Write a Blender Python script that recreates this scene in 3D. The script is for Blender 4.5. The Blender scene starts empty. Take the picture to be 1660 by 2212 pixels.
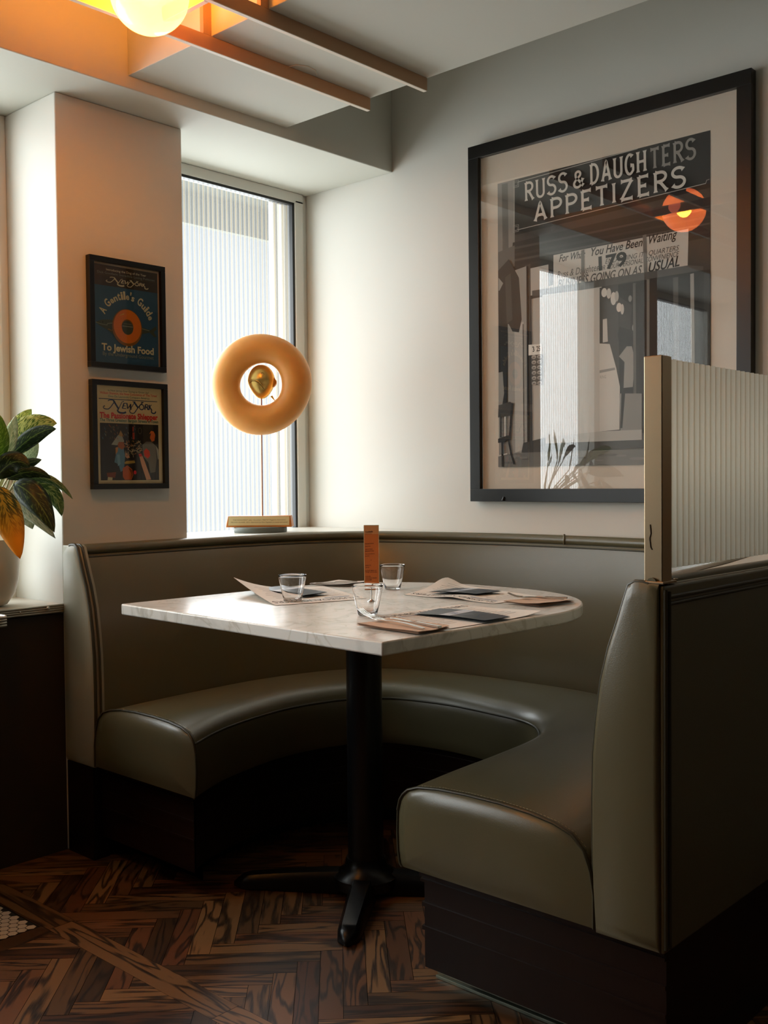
import bpy, bmesh, math, random
from mathutils import Vector, Matrix
random.seed(7)
S = bpy.context.scene
C = S.collection
# ---------------------------------------------------------------- camera
YAW, PITCH, ROLL = math.radians(42.459), math.radians(-1.715), math.radians(-0.542)
fw = Vector((math.cos(YAW)*math.cos(PITCH), math.sin(YAW)*math.cos(PITCH), math.sin(PITCH)))
rt = fw.cross(Vector((0, 0, 1))).normalized(); up = rt.cross(fw)
cr, sr = math.cos(ROLL), math.sin(ROLL)
R_, U_ = cr*rt + sr*up, -sr*rt + cr*up
cd = bpy.data.cameras.new('camera'); cam = bpy.data.objects.new('camera', cd); C.objects.link(cam)
m = Matrix((R_, U_, -fw)).transposed().to_4x4(); m.translation = Vector((0, 0, 1.06)); cam.matrix_world = m
cd.sensor_fit = 'HORIZONTAL'; cd.sensor_width = 36; cd.lens = 36*2236.9/1660; cd.clip_start = .02
S.camera = cam
# ---------------------------------------------------------------- world, light, exposure
W = bpy.data.worlds.new('world'); S.world = W; W.use_nodes = True
W.node_tree.nodes['Background'].inputs[0].default_value = (.75, .85, 1, 1)
W.node_tree.nodes['Background'].inputs[1].default_value = .5
S.view_settings.view_transform = 'Standard'; S.view_settings.look = 'None'
S.view_settings.gamma = 1; S.view_settings.exposure = 0; S.view_settings.use_curve_mapping = False
def area(name, loc, rot, sx, sy, power, col):
    l = bpy.data.lights.new(name, 'AREA'); l.shape = 'RECTANGLE'; l.size = sx; l.size_y = sy; l.energy = power; l.color = col
    o = bpy.data.objects.new(name, l); C.objects.link(o); o.location = loc; o.rotation_euler = rot; return o
# overcast daylight in the street outside the window wall
SKY = 8.8
area('daylight', (-1.6, 4.6, 2.1), (math.radians(-90), 0, 0), 13.0, 3.4, 13.0*3.4*math.pi*SKY, (.92, .965, 1))
LAMP = (4.2, .74, .42); BULB = 24
# ---------------------------------------------------------------- materials
def lin(c): return tuple(((x/255)/12.92 if x/255 <= .04045 else ((x/255+.055)/1.055)**2.4) for x in c)+(1,)
MATS = {}
def mat(name, col, rough=.6, metal=0, spec=.5, coat=0, bump=0, bscale=200, var=0, vscale=4, lincol=False, sheen=0, trans=0, ior=1.45):
    if name in MATS: return MATS[name]
    M = bpy.data.materials.new(name); M.use_nodes = True; nt = M.node_tree; p = nt.nodes['Principled BSDF']
    c = tuple(col)+(1,) if lincol else lin(col)
    p.inputs['Base Color'].default_value = c; p.inputs['Roughness'].default_value = rough; p.inputs['Metallic'].default_value = metal
    p.inputs['Specular IOR Level'].default_value = spec; p.inputs['Coat Weight'].default_value = coat
    p.inputs['Transmission Weight'].default_value = trans; p.inputs['IOR'].default_value = ior
    if bump or var:
        tc = nt.nodes.new('ShaderNodeTexCoord')
    if bump:
        n = nt.nodes.new('ShaderNodeTexNoise'); n.inputs['Scale'].default_value = bscale; n.inputs['Detail'].default_value = 4
        b = nt.nodes.new('ShaderNodeBump'); b.inputs['Strength'].default_value = bump; b.inputs['Distance'].default_value = .002
        nt.links.new(tc.outputs['Object'], n.inputs['Vector']); nt.links.new(n.outputs['Fac'], b.inputs['Height']); nt.links.new(b.outputs['Normal'], p.inputs['Normal'])
    if var:
        n = nt.nodes.new('ShaderNodeTexNoise'); n.inputs['Scale'].default_value = vscale; n.inputs['Detail'].default_value = 5
        mx = nt.nodes.new('ShaderNodeMix'); mx.data_type = 'RGBA'
        mx.inputs['A'].default_value = tuple(x*(1-var) for x in c[:3])+(1,); mx.inputs['B'].default_value = tuple(min(1, x*(1+var)) for x in c[:3])+(1,)
        nt.links.new(tc.outputs['Object'], n.inputs['Vector']); nt.links.new(n.outputs['Fac'], mx.inputs['Factor']); nt.links.new(mx.outputs['Result'], p.inputs['Base Color'])
    MATS[name] = M; return M
def g(v, tint=(1, .985, .94)): # neutral print tone
    v = int(v); return mat('print_tone_%d' % v, tuple(v*t for t in tint), .8)
PAINT = mat('cream_paint', (206, 205, 197), .55, bump=.05, bscale=300, var=.02)
CEIL = mat('white_ceiling_paint', (206, 206, 196), .7, bump=.04, bscale=200)
DARKW = mat('dark_wall_paint', (46, 38, 26), .7)
LEA = mat('olive_grey_leather', (98, 92, 67), .31, spec=.8, bump=.10, bscale=420, var=.06, vscale=6)
PIPE = mat('leather_piping', (62, 59, 43), .4, bump=.1, bscale=500)
THREAD = mat('thread', (150, 142, 112), .7)
MAHO = mat('dark_mahogany', (30, 15, 9), .34, spec=.35, coat=.08, var=.35, vscale=9)
BLACK = mat('black_lacquer', (14, 14, 14), .3)
IRON = mat('black_cast_iron', (13, 14, 16), .28, bump=.15, bscale=90)
BRASS = mat('brushed_bronze_steel', (172, 152, 122), .34, metal=1, bump=.05, bscale=600)
STEEL = mat('stainless_steel', (205, 203, 198), .16, metal=1)
ALU = mat('ribbed_aluminium', (170, 165, 152), .35, metal=.9)
PAPER = mat('white_paper', (232, 228, 218), .8, var=.02)
def marble():
    M = bpy.data.materials.new('white_marble'); M.use_nodes = True; nt = M.node_tree; p = nt.nodes['Principled BSDF']; L = nt.links
    tc = nt.nodes.new('ShaderNodeTexCoord')
    n1 = nt.nodes.new('ShaderNodeTexNoise'); n1.inputs['Scale'].default_value = 2.2; n1.inputs['Detail'].default_value = 6; n1.inputs['Distortion'].default_value = 1.6
    n2 = nt.nodes.new('ShaderNodeTexNoise'); n2.inputs['Scale'].default_value = 9; n2.inputs['Detail'].default_value = 8; n2.inputs['Distortion'].default_value = 1.1
    L.new(tc.outputs['Object'], n1.inputs['Vector']); L.new(tc.outputs['Object'], n2.inputs['Vector'])
    def vein(n, w):
        a = nt.nodes.new('ShaderNodeMath'); a.operation = 'SUBTRACT'; a.inputs[1].default_value = .5; L.new(n.outputs['Fac'], a.inputs[0])
        b = nt.nodes.new('ShaderNodeMath'); b.operation = 'ABSOLUTE'; L.new(a.outputs[0], b.inputs[0])
        r = nt.nodes.new('ShaderNodeMapRange'); r.inputs['From Min'].default_value = 0; r.inputs['From Max'].default_value = w; L.new(b.outputs[0], r.inputs['Value']); return r
    v1, v2 = vein(n1, .035), vein(n2, .03)
    ra = nt.nodes.new('ShaderNodeMix'); ra.data_type = 'RGBA'; ra.inputs['A'].default_value = lin((212, 212, 205)); ra.inputs['B'].default_value = lin((228, 228, 221)); L.new(v1.outputs['Result'], ra.inputs['Factor'])
    rb = nt.nodes.new('ShaderNodeMix'); rb.data_type = 'RGBA'; rb.blend_type = 'MULTIPLY'; rb.inputs['Factor'].default_value = 1
    rc = nt.nodes.new('ShaderNodeMix'); rc.data_type = 'RGBA'; rc.inputs['A'].default_value = (.8, .785, .74, 1); rc.inputs['B'].default_value = (1, 1, 1, 1); L.new(v2.outputs['Result'], rc.inputs['Factor'])
    L.new(ra.outputs['Result'], rb.inputs['A']); L.new(rc.outputs['Result'], rb.inputs['B']); L.new(rb.outputs['Result'], p.inputs['Base Color'])
    p.inputs['Roughness'].default_value = .24; return M
MARBLE = marble()
def wood_floor():
    M = bpy.data.materials.new('stained_oak_planks'); M.use_nodes = True; nt = M.node_tree; p = nt.nodes['Principled BSDF']; L = nt.links
    uv = nt.nodes.new('ShaderNodeAttribute'); uv.attribute_name = 'puv'
    rn = nt.nodes.new('ShaderNodeAttribute'); rn.attribute_name = 'prnd'
    mp = nt.nodes.new('ShaderNodeMapping'); mp.inputs['Scale'].default_value = (2.4, 17, 1); L.new(uv.outputs['Vector'], mp.inputs['Vector'])
    n = nt.nodes.new('ShaderNodeTexNoise'); n.inputs['Scale'].default_value = 1.0; n.inputs['Detail'].default_value = 2.5; n.inputs['Distortion'].default_value = .5; L.new(mp.outputs['Vector'], n.inputs['Vector'])
    mu = nt.nodes.new('ShaderNodeMath'); mu.operation = 'MULTIPLY'; mu.inputs[1].default_value = 40; L.new(n.outputs['Fac'], mu.inputs[0])
    si = nt.nodes.new('ShaderNodeMath'); si.operation = 'SINE'; L.new(mu.outputs[0], si.inputs[0])
    mp2 = nt.nodes.new('ShaderNodeMapping'); mp2.inputs['Scale'].default_value = (30, 900, 1); L.new(uv.outputs['Vector'], mp2.inputs['Vector'])
    n2 = nt.nodes.new('ShaderNodeTexNoise'); n2.inputs['Scale'].default_value = 1; L.new(mp2.outputs['Vector'], n2.inputs['Vector'])
    ad = nt.nodes.new('ShaderNodeMath'); ad.operation = 'MULTIPLY_ADD'; ad.inputs[1].default_value = 1.5; L.new(n2.outputs['Fac'], ad.inputs[0]); L.new(si.outputs[0], ad.inputs[2])
    r = nt.nodes.new('ShaderNodeMapRange'); r.inputs['From Min'].default_value = -.35; r.inputs['From Max'].default_value = .75; L.new(ad.outputs[0], r.inputs['Value'])
    sep = nt.nodes.new('ShaderNodeSeparateColor'); L.new(rn.outputs['Color'], sep.inputs[0])
    ba = nt.nodes.new('ShaderNodeMix'); ba.data_type = 'RGBA'; ba.inputs['A'].default_value = lin((64, 41, 22)); ba.inputs['B'].default_value = lin((146, 106, 66)); L.new(sep.outputs[0], ba.inputs['Factor'])
    rd = nt.nodes.new('ShaderNodeMix'); rd.data_type = 'RGBA'; rd.inputs['B'].default_value = lin((112, 58, 32)); L.new(ba.outputs['Result'], rd.inputs['A'])
    mm = nt.nodes.new('ShaderNodeMath'); mm.operation = 'MULTIPLY'; mm.inputs[1].default_value = .6; L.new(sep.outputs[1], mm.inputs[0]); L.new(mm.outputs[0], rd.inputs['Factor'])
    fi = nt.nodes.new('ShaderNodeMix'); fi.data_type = 'RGBA'; fi.inputs['A'].default_value = lin((34, 21, 12)); L.new(rd.outputs['Result'], fi.inputs['B']); L.new(r.outputs['Result'], fi.inputs['Factor'])
    L.new(fi.outputs['Result'], p.inputs['Base Color']); p.inputs['Roughness'].default_value = .38
    return M
WOOD = wood_floor()
def glass_thin(name, tint=(1, 1, 1), refl=1.0):
    M = bpy.data.materials.new(name); M.use_nodes = True; nt = M.node_tree; nt.nodes.clear(); L = nt.links
    o = nt.nodes.new('ShaderNodeOutputMaterial'); mx = nt.nodes.new('ShaderNodeMixShader'); t = nt.nodes.new('ShaderNodeBsdfTransparent'); gl = nt.nodes.new('ShaderNodeBsdfGlossy')
    t.inputs[0].default_value = tint+(1,); gl.inputs['Roughness'].default_value = .004; gl.inputs[0].default_value = (1, 1, 1, 1)
    f = nt.nodes.new('ShaderNodeFresnel'); f.inputs[0].default_value = 1.5
    mu = nt.nodes.new('ShaderNodeMath'); mu.operation = 'MULTIPLY'; mu.inputs[1].default_value = refl; mu.use_clamp = True
    L.new(f.outputs[0], mu.inputs[0]); L.new(mu.outputs[0], mx.inputs[0]); L.new(t.outputs[0], mx.inputs[1]); L.new(gl.outputs[0], mx.inputs[2]); L.new(mx.outputs[0], o.inputs[0]); return M
PICGLASS = glass_thin('picture_glass', refl=.95)
TUMBLER = mat('clear_tumbler_glass', (255, 255, 255), .0, trans=1, ior=1.45)
def reeded(name, tr, rough, pane_tint=(.8, .8, .76), dif=.25, valley=.6):
    # ribbed obscure glass: partly clear, partly light-scattering
    M = bpy.data.materials.new(name); M.use_nodes = True; nt = M.node_tree; nt.nodes.clear(); L = nt.links
    o = nt.nodes.new('ShaderNodeOutputMaterial'); a = nt.nodes.new('ShaderNodeMixShader'); b = nt.nodes.new('ShaderNodeMixShader')
    t = nt.nodes.new('ShaderNodeBsdfTransparent'); t.inputs[0].default_value = (.95, .97, .95, 1)
    d = nt.nodes.new('ShaderNodeBsdfTranslucent'); d.inputs[0].default_value = pane_tint+(1,)
    gl = nt.nodes.new('ShaderNodeBsdfPrincipled'); gl.inputs['Base Color'].default_value = pane_tint+(1,); gl.inputs['Roughness'].default_value = rough
    lw = nt.nodes.new('ShaderNodeAttribute'); lw.attribute_name = 'rib'; mr = nt.nodes.new('ShaderNodeMapRange'); mr.inputs['From Min'].default_value = .25; mr.inputs['From Max'].default_value = .95
    mr.inputs['To Min'].default_value = tr; mr.inputs['To Max'].default_value = tr*valley
    L.new(lw.outputs['Fac'], mr.inputs['Value']); L.new(mr.outputs['Result'], a.inputs[0])
    mc = nt.nodes.new('ShaderNodeMix'); mc.data_type = 'RGBA'; mc.inputs['A'].default_value = pane_tint+(1,); mc.inputs['B'].default_value = tuple(x*vd for x, vd in zip(pane_tint, (.62, .52, .36)))+(1,); L.new(mr.outputs['Result'], mc.inputs['Factor']) if False else None  # tint turns darker and browner towards the rib valleys
    m2 = nt.nodes.new('ShaderNodeMapRange'); m2.inputs['From Min'].default_value = .5; m2.inputs['From Max'].default_value = .95; L.new(lw.outputs['Fac'], m2.inputs['Value']); L.new(m2.outputs['Result'], mc.inputs['Factor'])
    L.new(mc.outputs['Result'], d.inputs[0]); L.new(mc.outputs['Result'], gl.inputs['Base Color']); b.inputs[0].default_value = dif
    L.new(d.outputs[0], b.inputs[1]); L.new(gl.outputs[0], b.inputs[2]); L.new(b.outputs[0], a.inputs[1]); L.new(t.outputs[0], a.inputs[2]); L.new(a.outputs[0], o.inputs[0]); return M
# ---------------------------------------------------------------- mesh helpers
class MB:
    def __init__(s): s.v = []; s.f = []; s.m = []; s.ms = []
    def mi(s, m):
        if m not in s.ms: s.ms.append(m)
        return s.ms.index(m)
    def add(s, vs, fs, m):
        b = len(s.v); s.v += [tuple(v) for v in vs]; k = s.mi(m)
        for f in fs: s.f.append(tuple(b+i for i in f)); s.m.append(k)
    def box(s, a, b, m):
        x0, y0, z0 = a; x1, y1, z1 = b
        s.add([(x0,y0,z0),(x1,y0,z0),(x1,y1,z0),(x0,y1,z0),(x0,y0,z1),(x1,y0,z1),(x1,y1,z1),(x0,y1,z1)], [(3,2,1,0),(4,5,6,7),(0,1,5,4),(1,2,6,5),(2,3,7,6),(3,0,4,7)], m)
    def obox(s, c, ax, ay, az, m):
        c, ax, ay, az = map(Vector, (c, ax, ay, az))
        s.add([c-ax-ay-az, c+ax-ay-az, c+ax+ay-az, c-ax+ay-az, c-ax-ay+az, c+ax-ay+az, c+ax+ay+az, c-ax+ay+az], [(3,2,1,0),(4,5,6,7),(0,1,5,4),(1,2,6,5),(2,3,7,6),(3,0,4,7)], m)
    def prism(s, pts, z0, z1, m):
        n = len(pts)
        ar = sum(pts[i][0]*pts[(i+1) % n][1]-pts[(i+1) % n][0]*pts[i][1] for i in range(n))
        if ar < 0: pts = pts[::-1]
        s.add([(p[0], p[1], z0) for p in pts]+[(p[0], p[1], z1) for p in pts], [tuple(range(n-1, -1, -1)), tuple(range(n, 2*n))]+[(i, (i+1) % n, n+(i+1) % n, n+i) for i in range(n)], m)
    def grid(s, rows, m, closeu=False, closev=False, cap=False):
        nr, nc = len(rows), len(rows[0]); vs = [p for r in rows for p in r]; fs = []
        for i in range(nr if closeu else nr-1):
            for j in range(nc if closev else nc-1):
                a, b = i, (i+1) % nr; c, d = j, (j+1) % nc
                fs.append((a*nc+c, a*nc+d, b*nc+d, b*nc+c))
        if cap: fs.append(tuple(range(nc-1, -1, -1))); fs.append(tuple((nr-1)*nc+j for j in range(nc)))
        s.add(vs, fs, m)
    def tube(s, pts, r, m, n=8, closed=False):
        pts = [Vector(p) for p in pts]; rows = []; N = len(pts); ref = None
        for i, p in enumerate(pts):
            a = pts[(i-1) % N] if (closed or i > 0) else p; b = pts[(i+1) % N] if (closed or i < N-1) else p
            t = (b-a).normalized()
            if ref is None: ref = Vector((0, 0, 1)) if abs(t.z) < .9 else Vector((1, 0, 0))
            u = (ref-t*ref.dot(t))
            u = u.normalized() if u.length > 1e-6 else t.orthogonal().normalized(); ref = u; w = t.cross(u)
            rr = r[i] if isinstance(r, (list, tuple)) else r
            rows.append([p+u*math.cos(2*math.pi*k/n)*rr+w*math.sin(2*math.pi*k/n)*rr for k in range(n)])
        s.grid(rows, m, closeu=closed, closev=True, cap=not closed)
    def lathe(s, prof, c, m, n=40, ax=None):
        rows = []
        for r, z in prof:
            row = []
            for k in range(n):
                a = 2*math.pi*k/n
                row.append((c[0]+r*math.cos(a), c[1]+r*math.sin(a), c[2]+z))
            rows.append(row)
        s.grid(rows, m, closev=True)
    def build(s, name, parent=None, smooth=0, bevel=0, seg=2, sub=0, weld=True):
        me = bpy.data.meshes.new(name); off = parent_loc(parent)
        me.from_pydata([(v[0]-off[0], v[1]-off[1], v[2]-off[2]) for v in s.v], [], s.f); me.update()
        for mm in s.ms: me.materials.append(mm)
        me.polygons.foreach_set('material_index', s.m)
        bm = bmesh.new(); bm.from_mesh(me)
        if weld: bmesh.ops.remove_doubles(bm, verts=bm.verts, dist=1e-6); bmesh.ops.recalc_face_normals(bm, faces=bm.faces)
        if smooth:
            for f in bm.faces: f.smooth = True
            for e in bm.edges:
                if len(e.link_faces) == 2 and e.calc_face_angle(0) > math.radians(smooth): e.smooth = False
        bm.to_mesh(me); bm.free()
        o = bpy.data.objects.new(name, me); C.objects.link(o)
        if parent is not None: o.parent = parent
        if bevel:
            b = o.modifiers.new('bevel', 'BEVEL'); b.width = bevel; b.segments = seg; b.limit_method = 'ANGLE'; b.angle_limit = math.radians(40); b.harden_normals = False
        if sub:
            b = o.modifiers.new('sub', 'SUBSURF'); b.levels = sub; b.render_levels = sub
        return o
def parent_loc(p):
    v = Vector((0, 0, 0))
    while p is not None: v += Vector(p.location); p = p.parent
    return v
def tag(o, label=None, cat=None, group=None, kind=None):
    if label: o['label'] = label
    if cat: o['category'] = cat
    if group: o['group'] = group
    if kind: o['kind'] = kind
    return o
def thing(name, loc, label, cat, group=None):
    o = bpy.data.objects.new(name, None); C.objects.link(o); o.location = loc; o.empty_display_size = .05
    return tag(o, label, cat, group)
def struct(mb, name, label, parent=None, **k):
    o = mb.build(name, parent, **k)
    if parent is None: tag(o, label, name.split('_')[0], kind='structure')
    return o
def cr_spline(pts, n):
    P = [Vector(p) for p in pts]; out = []
    k = len(P)
    for i in range(n+1):
        t = i/n*(k-1); j = min(int(t), k-2); f = t-j
        p0 = P[max(j-1, 0)]; p1 = P[j]; p2 = P[j+1]; p3 = P[min(j+2, k-1)]
        out.append(.5*((2*p1)+(p2-p0)*f+(2*p0-5*p1+4*p2-p3)*f*f+(3*p1-p0-3*p2+p3)*f**3))
    return out
# ---------------------------------------------------------------- room shell
XW, YW, YG, ZS = 2.818, 2.69, 2.965, 2.175
mb = MB(); mb.box((XW, -2.6, -.05), (XW+.12, 3.2, 2.75), PAINT); struct(mb, 'wall_right', 'cream wall behind the curved banquette carrying the large framed photograph')
mb = MB()
mb.box((1.57, YW, 0), (2.01, 3.1, ZS), PAINT)
struct(mb, 'wall_pillar', 'cream pier between the two windows carrying two small framed magazine covers', bevel=.004)
mb = MB(); mb.box((.45, YW, 0), (.59, 3.1, ZS), PAINT); mb.box((-4.1, YW, 0), (-.8, 3.1, ZS), PAINT); struct(mb, 'wall_window_side', 'cream window wall left of the plant window')
mb = MB(); mb.box((.59, YW+.004, 0), (1.57, 3.1, .688), DARKW); mb.box((-.8, YW+.004, 0), (.45, 3.1, .688), DARKW); mb.box((2.01, YW+.06, 0), (XW, 3.1, .855), DARKW)
struct(mb, 'wall_below_windows', 'dark wall panel under the window ledge with the plant')
mb = MB(); mb.box((-4.1, 2.522, ZS), (XW, 3.1, 2.75), CEIL); struct(mb, 'ceiling_soffit', 'lowered soffit running above the windows', bevel=.003)
mb = MB(); mb.box((-4.1, -2.6, 2.62), (XW, 2.522, 2.75), CEIL); struct(mb, 'ceiling', 'upper ceiling above the lowered panel')
mb = MB(); mb.box((-4.1, -2.7, -.05), (XW, -2.6, 2.75), DARKW); struct(mb, 'wall_back', 'dark wall behind the viewer')
mb = MB(); mb.box((-4.2, -2.6, -.05), (-4.1, 3.1, 2.75), DARKW); struct(mb, 'wall_left', 'dark far wall to the left')
mb = MB(); mb.box((1.702, -2.6, 2.21), (2.303, 2.522, 2.62), CEIL)
struct(mb, 'ceiling_drop_panel', 'lowered flat white ceiling panel above the booth', bevel=.002)
# fins of the ceiling lattice
def fin(a, b, label):
    mb = MB(); mb.box((a[0], a[1], a[2]+.0015), b, mat('lattice_face_warm_shade', (184, 148, 114), .5)); mb.box(a, (b[0], b[1], a[2]+.0015), mat('lattice_paint', (226, 214, 196), .5)); o = mb.build('ceiling_fin', bevel=.0012); tag(o, label, 'beam', 'thin painted fins of the ceiling lattice', 'structure'); return o  # faces coloured brown for the warm shade on them, lower edge kept pale
for y, xa, lb in ((2.144, -1.5, 'thin ceiling fin nearer the windows, under the white panel'), (1.921, -1.5, 'thin ceiling fin farther from the windows, reaching the picture wall side')):
    fin((xa, y, 2.172), (2.3, y+.014, 2.2095), lb)
fin((1.516, .6, 2.1722), (1.53, 1.9205, 2.2095), 'short ceiling fin crossing beside the globe lamp, viewer side')
fin((1.516, 1.9355, 2.1722), (1.53, 2.1435, 2.2095), 'short ceiling fin crossing between the two long fins beside the globe lamp')
for y in (2.144, 1.921):
    mb = MB(); mb.box((1.676, y, 2.2096), (1.7015, y+.014, 2.62), mat('lattice_face_warm_shade', (0, 0, 0))); o = mb.build('hanger_post')  # hangers share the brown that carries the fins' warm shade
    tag(o, 'upright hanger board rising from the %s ceiling fin' % ('window side' if y > 2 else 'room side'), 'post', 'upright hangers of the ceiling lattice', 'structure')
# ---------------------------------------------------------------- floor with herringbone oak planks and tile
mb = MB(); GAP = mat('floor_joint', (10, 7, 5), .8)
mb.box((-4.1, -2.6, -.06), (XW, 3.1, -.0015), GAP)
me_uv = []; me_rnd = []
PW, PL = .050, .30
TX, TY = 1.245, 2.27
def clip(poly, f):  # keep f(p) >= 0
    out = []
    for i in range(len(poly)):
        a, b = poly[i], poly[(i+1) % len(poly)]; fa, fb = f(a), f(b)
        if fa >= 0: out.append(a)
        if fa*fb < 0: t = fa/(fa-fb); out.append(tuple(a[k]+(b[k]-a[k])*t for k in range(4)))
    return out
c45 = math.sqrt(.5); planks = []
def plank(x0, y0, x1, y1, along):
    ro = (random.random()*50, random.random()*50); rnd = (random.random(), max(0, random.random()*2-1), 0)
    e = .0006; x0 += e; y0 += e; x1 -= e; y1 -= e
    q = []
    for (x, y) in ((x0, y0), (x1, y0), (x1, y1), (x0, y1)):
        wx, wy = 1.0+(x*c45+y*c45), 1.0+(-x*c45+y*c45)
        u, v = (x, y) if along else (y, x)
        q.append((wx, wy, u+ro[0], v+ro[1]))
    cx = sum(p[0] for p in q)/4; cy = sum(p[1] for p in q)/4
    if not (-1.6 < cx < 2.95 and -1.3 < cy < 2.9): return
    for side in (lambda p: 1.25-p[0], lambda p: p[0]-1.32):
        r = clip(q, side)
        if side(q[0]) <= 0 and len(r) < 3: continue
        for tt in ((lambda p: TY-.055-p[1],) if side is not None else ()):
            if cx < TX+.2 and r and max(p[1] for p in r) > TY-.055 and min(p[0] for p in r) < TX+.05:
                r = clip(r, tt) if max(p[0] for p in r) <= TX+.06 else r
        if len(r) >= 3: planks.append((r, rnd))
for T in range(-14, 15):
    for k in range(-90, 90):
        ox, oy = T*PL, -T*PL
        plank(ox+k*PW, oy+k*PW, ox+k*PW+PL, oy+(k+1)*PW, True)
        plank(ox+(k-1)*PW, oy+k*PW, ox+k*PW, oy+k*PW+PL, False)
def border(x0, y0, x1, y1, along, z=0, br=None):
    ro = (random.random()*50, random.random()*50)
    rnd = (random.random() if br is None else br, 0, 0)
    planks.append(([(x, y, (x if along else y)+ro[0], (y if along else x)+ro[1]) for x, y in ((x0, y0), (x1, y0), (x1, y1), (x0, y1))], rnd))
yy = -1.3
for ln, br in ((.9, .5), (.8, .7), (.75, .6), (.47, .9), (.62, .75), (.5, .45), (.4, .3)):  # border planks tinted paler midway to carry the glare on the floor
    border(1.2506, yy+.0006, 1.3194, yy+ln-.0006, False, br=br); yy += ln
border(.2, TY-.0544, 1.2494, TY-.0006, True, br=.1)
border(TX-.2+.2006, TY+.0, 1.2494, 2.69, False, br=.1)
vs = []; fs = []
b0 = len(mb.v)
k = mb.mi(WOOD)
PD = {}
for pl, rnd in planks:
    base = len(mb.v)
    for p in pl: mb.v.append((p[0], p[1], 0.0)); PD[len(mb.v)-1] = (p[2], p[3], rnd)
    mb.f.append(tuple(range(base, base+len(pl)))); mb.m.append(k)
GROUT = mat('dark_grout', (20, 18, 16), .7); TILE = mat('white_hex_tile', (214, 205, 188), .3, var=.05, vscale=30)
mb.add([(-.6, TY, -.001), (TX, TY, -.001), (TX, 2.69, -.001), (-.6, 2.69, -.001)], [(0, 1, 2, 3)], GROUT)
hr = .0135; hx = hr*math.sqrt(3)
j = 0; y = TY+hr
while y < 2.69-hr:
    x = TX-.016-(hx/2 if j % 2 else 0)
    while x > .35:
        pts = [(x+(hr-.0012)*math.cos(math.radians(60*i+30)), y+(hr-.0012)*math.sin(math.radians(60*i+30)), .0005) for i in range(6)]
        mb.add(pts, [tuple(range(6))], TILE); x -= hx
    y += hr*1.5; j += 1
fl = mb.build('floor', weld=False); tag(fl, 'herringbone dark oak floor with a corner of white hexagon tile', 'floor', kind='structure')
at = fl.data.attributes.new('puv', 'FLOAT_VECTOR', 'POINT'); at2 = fl.data.attributes.new('prnd', 'FLOAT_COLOR', 'POINT')
at, at2 = fl.data.attributes['puv'], fl.data.attributes['prnd']
for i, (u, v, rnd) in PD.items(): at.data[i].vector = (u, v, 0); at2.data[i].color = (rnd[0], rnd[1], rnd[2], 1)
# ---------------------------------------------------------------- windows
WINGL = reeded('reeded_window_glass', .85, .35, valley=.62)
FRM = mat('white_window_frame', (212, 212, 204), .45); GASK = mat('black_gasket', (12, 12, 12), .4)
def ribs(mb, p0, p1, z0, z1, m, pitch, amp, nz=1, per=6):
    p0, p1 = Vector(p0), Vector(p1); d = p1-p0; L = d.length; d.normalize(); nrm = Vector((d.y, -d.x)); N = int(L/pitch*per)
    ra, rb = [], []
    for i in range(N+1):
        s = i/N*L; w = abs(math.sin(math.pi*s/pitch))*amp; q = p0+d*s+nrm*w; ra.append((q.x, q.y, z0)); rb.append((q.x, q.y, z1))
    mb.grid([ra, rb], m)
    return [abs(2*((i/per) % 1)-1)**1.5 for i in range(N+1)]
def setrib(o, ph):
    at = o.data.attributes.new('rib', 'FLOAT', 'POINT'); n = len(ph)
    for i in range(len(o.data.vertices)): at.data[i].value = ph[i % n]
    return o
def window(n, x0, x1, z0, label):
    mb = MB()
    fr = struct(MB_frame(x0, x1, z0), 'window_%d' % n, label, bevel=.002)
    g1 = MB(); a, b = x0+.002, x1-.075
    if n > 1: a = x0+.05
    ph = ribs(g1, (a, YG+.03), (b, YG+.03), z0+.02, 2.132, WINGL, .021, .006); setrib(g1.build('glass_pane', fr, smooth=50, weld=False), ph)
    k = MB()
    for (A, B) in (((b-.004, YG+.006, z0), (b+.006, YG+.04, 2.137)), ((a, YG+.006, 2.128), (b+.006, YG+.04, 2.137))): k.box(A, B, GASK)
    k.build('gasket', fr, bevel=.002)
def MB_frame(x0, x1, z0):
    mb = MB()
    mb.box((x1-.069, YG-.0, z0), (x1-.028, YG+.05, 2.146), FRM)     # right stile
    mb.box((x1-.028, YG+.012, z0), (x1, YG+.06, 2.174), FRM)
    mb.box((x0, YG, 2.137), (x1-.028, YG+.05, 2.174), FRM)
    mb.box((x0, YG, z0-.03), (x1, YG+.06, z0+.02), FRM)
    if x0 < 1.9: mb.box((x0, YG, z0), (x0+.05, YG+.06, 2.146), FRM)
    return mb
window(1, 2.01, XW, .862, 'tall reeded glass window behind the ring sculpture')
window(2, .59, 1.57, .74, 'reeded glass window behind the potted plant')
window(3, -.8, .45, .74, 'reeded glass window reflected in the picture glass')
mb = MB(); mb.box((.45, YW-.002, .692), (1.569, YG, .716), mat('ledge_laminate', (196, 192, 180), .4))
sill = tag(mb.build('window_ledge', bevel=.001), 'pale window ledge with ribbed metal edge under the plant', 'ledge', kind='structure')
mb = MB()
for i in range(4): mb.tube([(.45, YW-.004, .695+.006*i), (1.569, YW-.004, .695+.006*i)], .0036, ALU, 8)
mb.build('ribbed_metal_edge', sill, smooth=60)
mb = MB()
for x in (1.52, 1.435): mb.lathe([(0, 0), (.0055, .0), (.006, .002), (.004, .004), (0, .005)], (0, 0, 0), STEEL, 12)
mb.v = [((1.515 if i < 60 else 1.43)+v[0]*(1 if i < 60 else .4), YW-.0075-v[2], .708+v[1]*(1 if i < 60 else .4)-(0 if i < 60 else .003)) for i, v in enumerate(mb.v)]
mb.build('screw', sill, smooth=60)
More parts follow.
